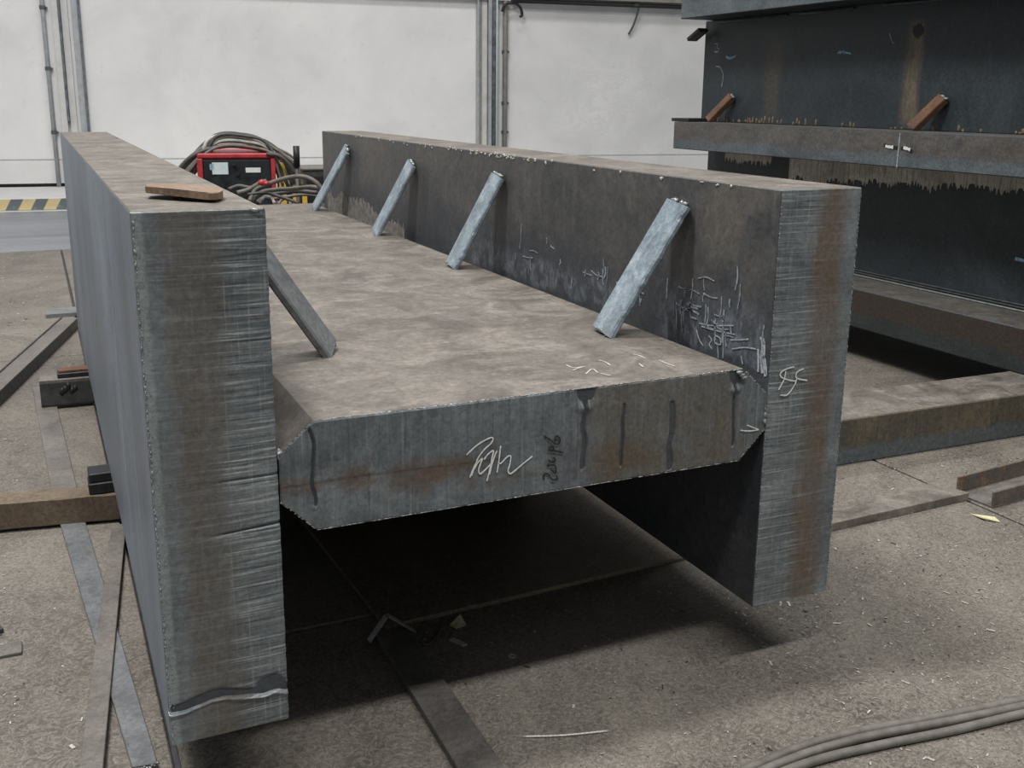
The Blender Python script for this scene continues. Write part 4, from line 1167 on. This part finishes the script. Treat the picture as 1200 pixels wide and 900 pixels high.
mbox('plinth', -0.24, 0.24, 0.0, 0.68, 0.05, 0.119, MAT['black'])
for sx in (-0.25, 0.25):
    for yy in (0.1, 0.58):
        v, f = tube_data([(sx - 0.02, yy, 0.05), (sx + 0.02, yy, 0.05)], 0.05, 16)
        from_data('wheel', [WMM @ Vector(p) for p in v], f, MAT['black'], mc, False)
# cable bundle hung over the machine
cc = thing('cable_coil', 'grey coiled welding cables hung over the top of the red machine', 'cable', (1.14, 5.6, 0.55))
def wp(x, y, z): return WMM @ Vector((x, y, z))
for k in range(20):
    a = random.uniform(-0.02, 0.02); yy = random.uniform(0.03, 0.40); hgt = 0.845 + 0.0042 * k + random.uniform(0, 0.02)
    lft = -0.27 - random.uniform(0, 0.14); rgt = 0.27 + random.uniform(0, 0.15)
    pts = [wp(lft - 0.05, yy + 0.05, 0.44 + random.uniform(-0.05, 0.1)), wp(lft - 0.03, yy, 0.66 + a), wp(lft + 0.07 + a, yy - 0.02, 0.79 + 2 * a), wp(-0.12 + 3 * a, yy, hgt + 0.015), wp(0.07 + 3 * a, yy + 0.02, hgt + 0.015 - a),
           wp(0.2 + a, yy, hgt - 0.025), wp(rgt - 0.02, yy - 0.03, 0.76 + 2 * a), wp(rgt + 0.03, yy - 0.02, 0.60 + a)]
    tube('cable_loop', pts, random.choice((0.010, 0.012, 0.014)), MAT['cable_pale'] if k % 6 == 2 else random.choice((MAT['cable'], MAT['cable_dark'])), cc, 7, 6)
tube('cable_tail', [wp(0.20, 0.0, 0.83), wp(0.28, -0.03, 0.82), wp(0.34, -0.04, 0.77), wp(0.38, -0.03, 0.70)], 0.013, MAT['cable_dark'], cc, 7, 6)
# yellow wire feeder at the machine's right
yf = thing('wire_feeder', 'yellow and black wire feeder standing right of the red machine', 'wire feeder', (1.42, 5.55, ZF))
mbox('side_panel', 0.275, 0.325, 0.03, 0.40, 0.06, 0.77, MAT['yellow'], yf)
mbox('core', 0.3255, 0.365, 0.05, 0.40, 0.06, 0.70, MAT['black'], yf)
mbox('side_panel', 0.3655, 0.405, 0.03, 0.40, 0.06, 0.60, MAT['yellow'], yf)
mbox('core', 0.4055, 0.43, 0.05, 0.40, 0.06, 0.56, MAT['black'], yf)
mbox('side_panel', 0.4305, 0.465, 0.03, 0.40, 0.06, 0.555, MAT['yellow'], yf)
mbox('foot', 0.275, 0.465, 0.02, 0.42, 0.0, 0.059, MAT['black'], yf)
# tangle of hoses in front of it, on a dark trolley
tr = thing('trolley', 'dark low trolley under the hose tangle behind the beam', 'trolley', (1.45, 4.75, ZF))
box('deck', 1.02, 1.95, 4.55, 4.95, 0.36, 0.40, MAT['black'], tr, 0.004)
for lx in (1.06, 1.91):
    for ly in (4.59, 4.91):
        box('leg', lx - 0.02, lx + 0.02, ly - 0.02, ly + 0.02, ZF, 0.3598, MAT['black'], tr, 0.003)
ht = thing('hose_tangle', 'tangled grey hoses with a red coupling on the dark trolley', 'hose', (1.4, 4.75, 0.40))
def wq(x, y, d): return CAM + ray(x, y) * d
HS = [[(292, 236), (300, 222), (318, 214), (338, 208), (355, 207), (368, 212), (378, 222)],
      [(296, 238), (305, 226), (325, 222), (345, 221), (365, 219), (380, 222)],
      [(300, 238), (312, 230), (330, 226), (350, 224), (372, 226)],
      [(268, 222), (280, 218), (292, 220), (300, 218), (306, 214)],
      [(278, 226), (292, 222), (302, 216), (312, 212)],
      [(304, 238), (310, 231), (318, 232), (322, 239)], [(326, 239), (332, 233), (338, 234), (341, 240)],
      [(318, 234), (340, 230), (360, 228), (385, 232)], [(290, 228), (310, 226), (330, 231), (350, 238)]]
for k, h_ in enumerate(HS):
    tube('hose', [wq(x, y, 6.05 + 0.07 * (k % 4) + 0.02 * math.sin(i)) for i, (x, y) in enumerate(h_)], 0.0135 if k < 5 else 0.010, MAT[('cable', 'cable', 'cable_dark', 'cable_dark', 'cable', 'cable_pale', 'cable_pale', 'cable', 'cable_dark')[k]], ht, 7, 6)
blobs('coupling', [(wq(307, 214, 6.0), (0.028, 0.022, 0.020)), (wq(312, 215, 6.0), (0.022, 0.02, 0.016))], MAT['red'], ht, 0.05)
# lever stand
lv = thing('lever_stand', 'upright dark rod with black grip behind the far end of the beam', 'lever', (1.41, 5.15, 0.40))
pb_, pt_ = wq(350, 240, 6.62), wq(347, 171, 6.62)
tag(lv)
pb_ = Vector((pt_.x + 0.0, pt_.y, ZF))
tube('rod', [pb_, pt_ - Vector((0, 0, 0.13))], 0.013, MAT['dark'], lv, 10, 0)
tube('grip', [pt_ - Vector((0, 0, 0.132)), pt_], 0.021, MAT['black'], lv, 10, 0)
box('base', pb_.x - 0.12, pb_.x + 0.12, pb_.y - 0.03, pb_.y + 0.2, ZF, ZF + 0.02, MAT['black'], lv, 0.003)
lv.location = (pb_.x, pb_.y, ZF)
for ch in lv.children: ch.matrix_parent_inverse = Matrix.Translation(-Vector(lv.location))
# tool boxes
p1 = wq(376, 197, 7.6)
bx_ = thing('tool_cabinet', 'dark steel tool cabinet behind the far end of the right flange', 'cabinet', (p1.x + 0.2, p1.y + 0.2, ZF))
box('body', p1.x - 0.13, p1.x + 0.5, p1.y, p1.y + 0.4, ZF, p1.z - 0.015, MAT['dark'], bx_, 0.004)
box('lid', p1.x - 0.14, p1.x + 0.51, p1.y - 0.01, p1.y + 0.41, p1.z - 0.0148, p1.z, MAT['strip'], bx_, 0.003)
box('drawer_front', p1.x - 0.11, p1.x + 0.48, p1.y - 0.008, p1.y - 0.0002, 0.1, p1.z - 0.06, MAT['black'], bx_, 0.003)
p2 = wq(356, 203, 7.9)
bx2 = thing('tool_box', 'low black tool box left of the dark cabinet', 'tool box', (p2.x, p2.y + 0.1, ZF))
box('body', p2.x - 0.02, p2.x + 0.10, p2.y + 0.2, p2.y + 0.5, ZF, p2.z - 0.02, MAT['black'], bx2, 0.004)
box('lid', p2.x - 0.025, p2.x + 0.105, p2.y + 0.195, p2.y + 0.505, p2.z - 0.0198, p2.z, MAT['dark'], bx2, 0.003)

# ------------------------------------------------------------------ scattered chips
def chips(name, n, size, mat, zones, label):
    v, f = [], []
    k = 0
    while k < n:
        x0, x1, y0, y1, ex = random.choice(zones)
        x = random.uniform(x0, x1); y = y0 + (y1 - y0) * random.random()
        if 0.45 < x < 0.6 and y < 0.45: continue
        if -0.25 < x < 0.03 and 0 < y < 3.2 and random.random() < 0.85: continue
        if 0.5 < x < 2.2 and 0.44 < y < 1.55: continue
        if 1.5 < x < 3.8 and 0.42 < y < 0.68: continue
        if 1.75 < x and 0.9 < y < 1.25: continue
        if x < 0.5 and 1.35 < y < 1.55: continue
        k += 1
        s = size * math.exp(random.gauss(0, 0.45)) * ex
        th = random.uniform(0, math.pi); c, sn = math.cos(th), math.sin(th)
        l, w = s * random.uniform(0.8, 2.2), s * random.uniform(0.4, 0.9)
        tz = random.uniform(-0.25, 0.5) * s
        b0 = len(v)
        for (a, q, zz) in ((-l, -w, 0), (l, -w * 0.7, tz), (l * 0.8, w, tz), (-l * 0.9, w * 0.8, 0)):
            v.append((x + a * c - q * sn, y + a * sn + q * c, ZF + 0.0012 + max(0, zz) + 0.0004))
        cc_ = Vector((x, y, ZF))
        v.append((x, y, ZF + 0.0002))
        f += [(b0, b0 + 1, b0 + 2, b0 + 3), (b0 + 1, b0, b0 + 4), (b0 + 2, b0 + 1, b0 + 4), (b0 + 3, b0 + 2, b0 + 4), (b0, b0 + 3, b0 + 4)]
    o = from_data(name, v, f, mat)
    return tag(o, label, 'chips', None, 'stuff')
ZN = [(-0.5, 0.05, 0.0, 1.3, 1.0), (0.5, 2.4, -0.6, 0.45, 1.0), (1.2, 2.6, -0.5, 0.5, 1.0), (1.4, 3.2, -0.3, 0.9, 1.0), (-0.9, 0.0, 1.6, 7.0, 1.7), (2.4, 4.0, 0.2, 0.95, 1.1)]
chips('metal_chips', 3000, 0.0015, MAT['chips'], ZN, 'bright metal chips scattered over the dirty floor')
chips('scale_flakes', 700, 0.0015, MAT['chips_dark'], ZN, 'dark scale flakes scattered over the dirty floor')
# dust chips on the support block top
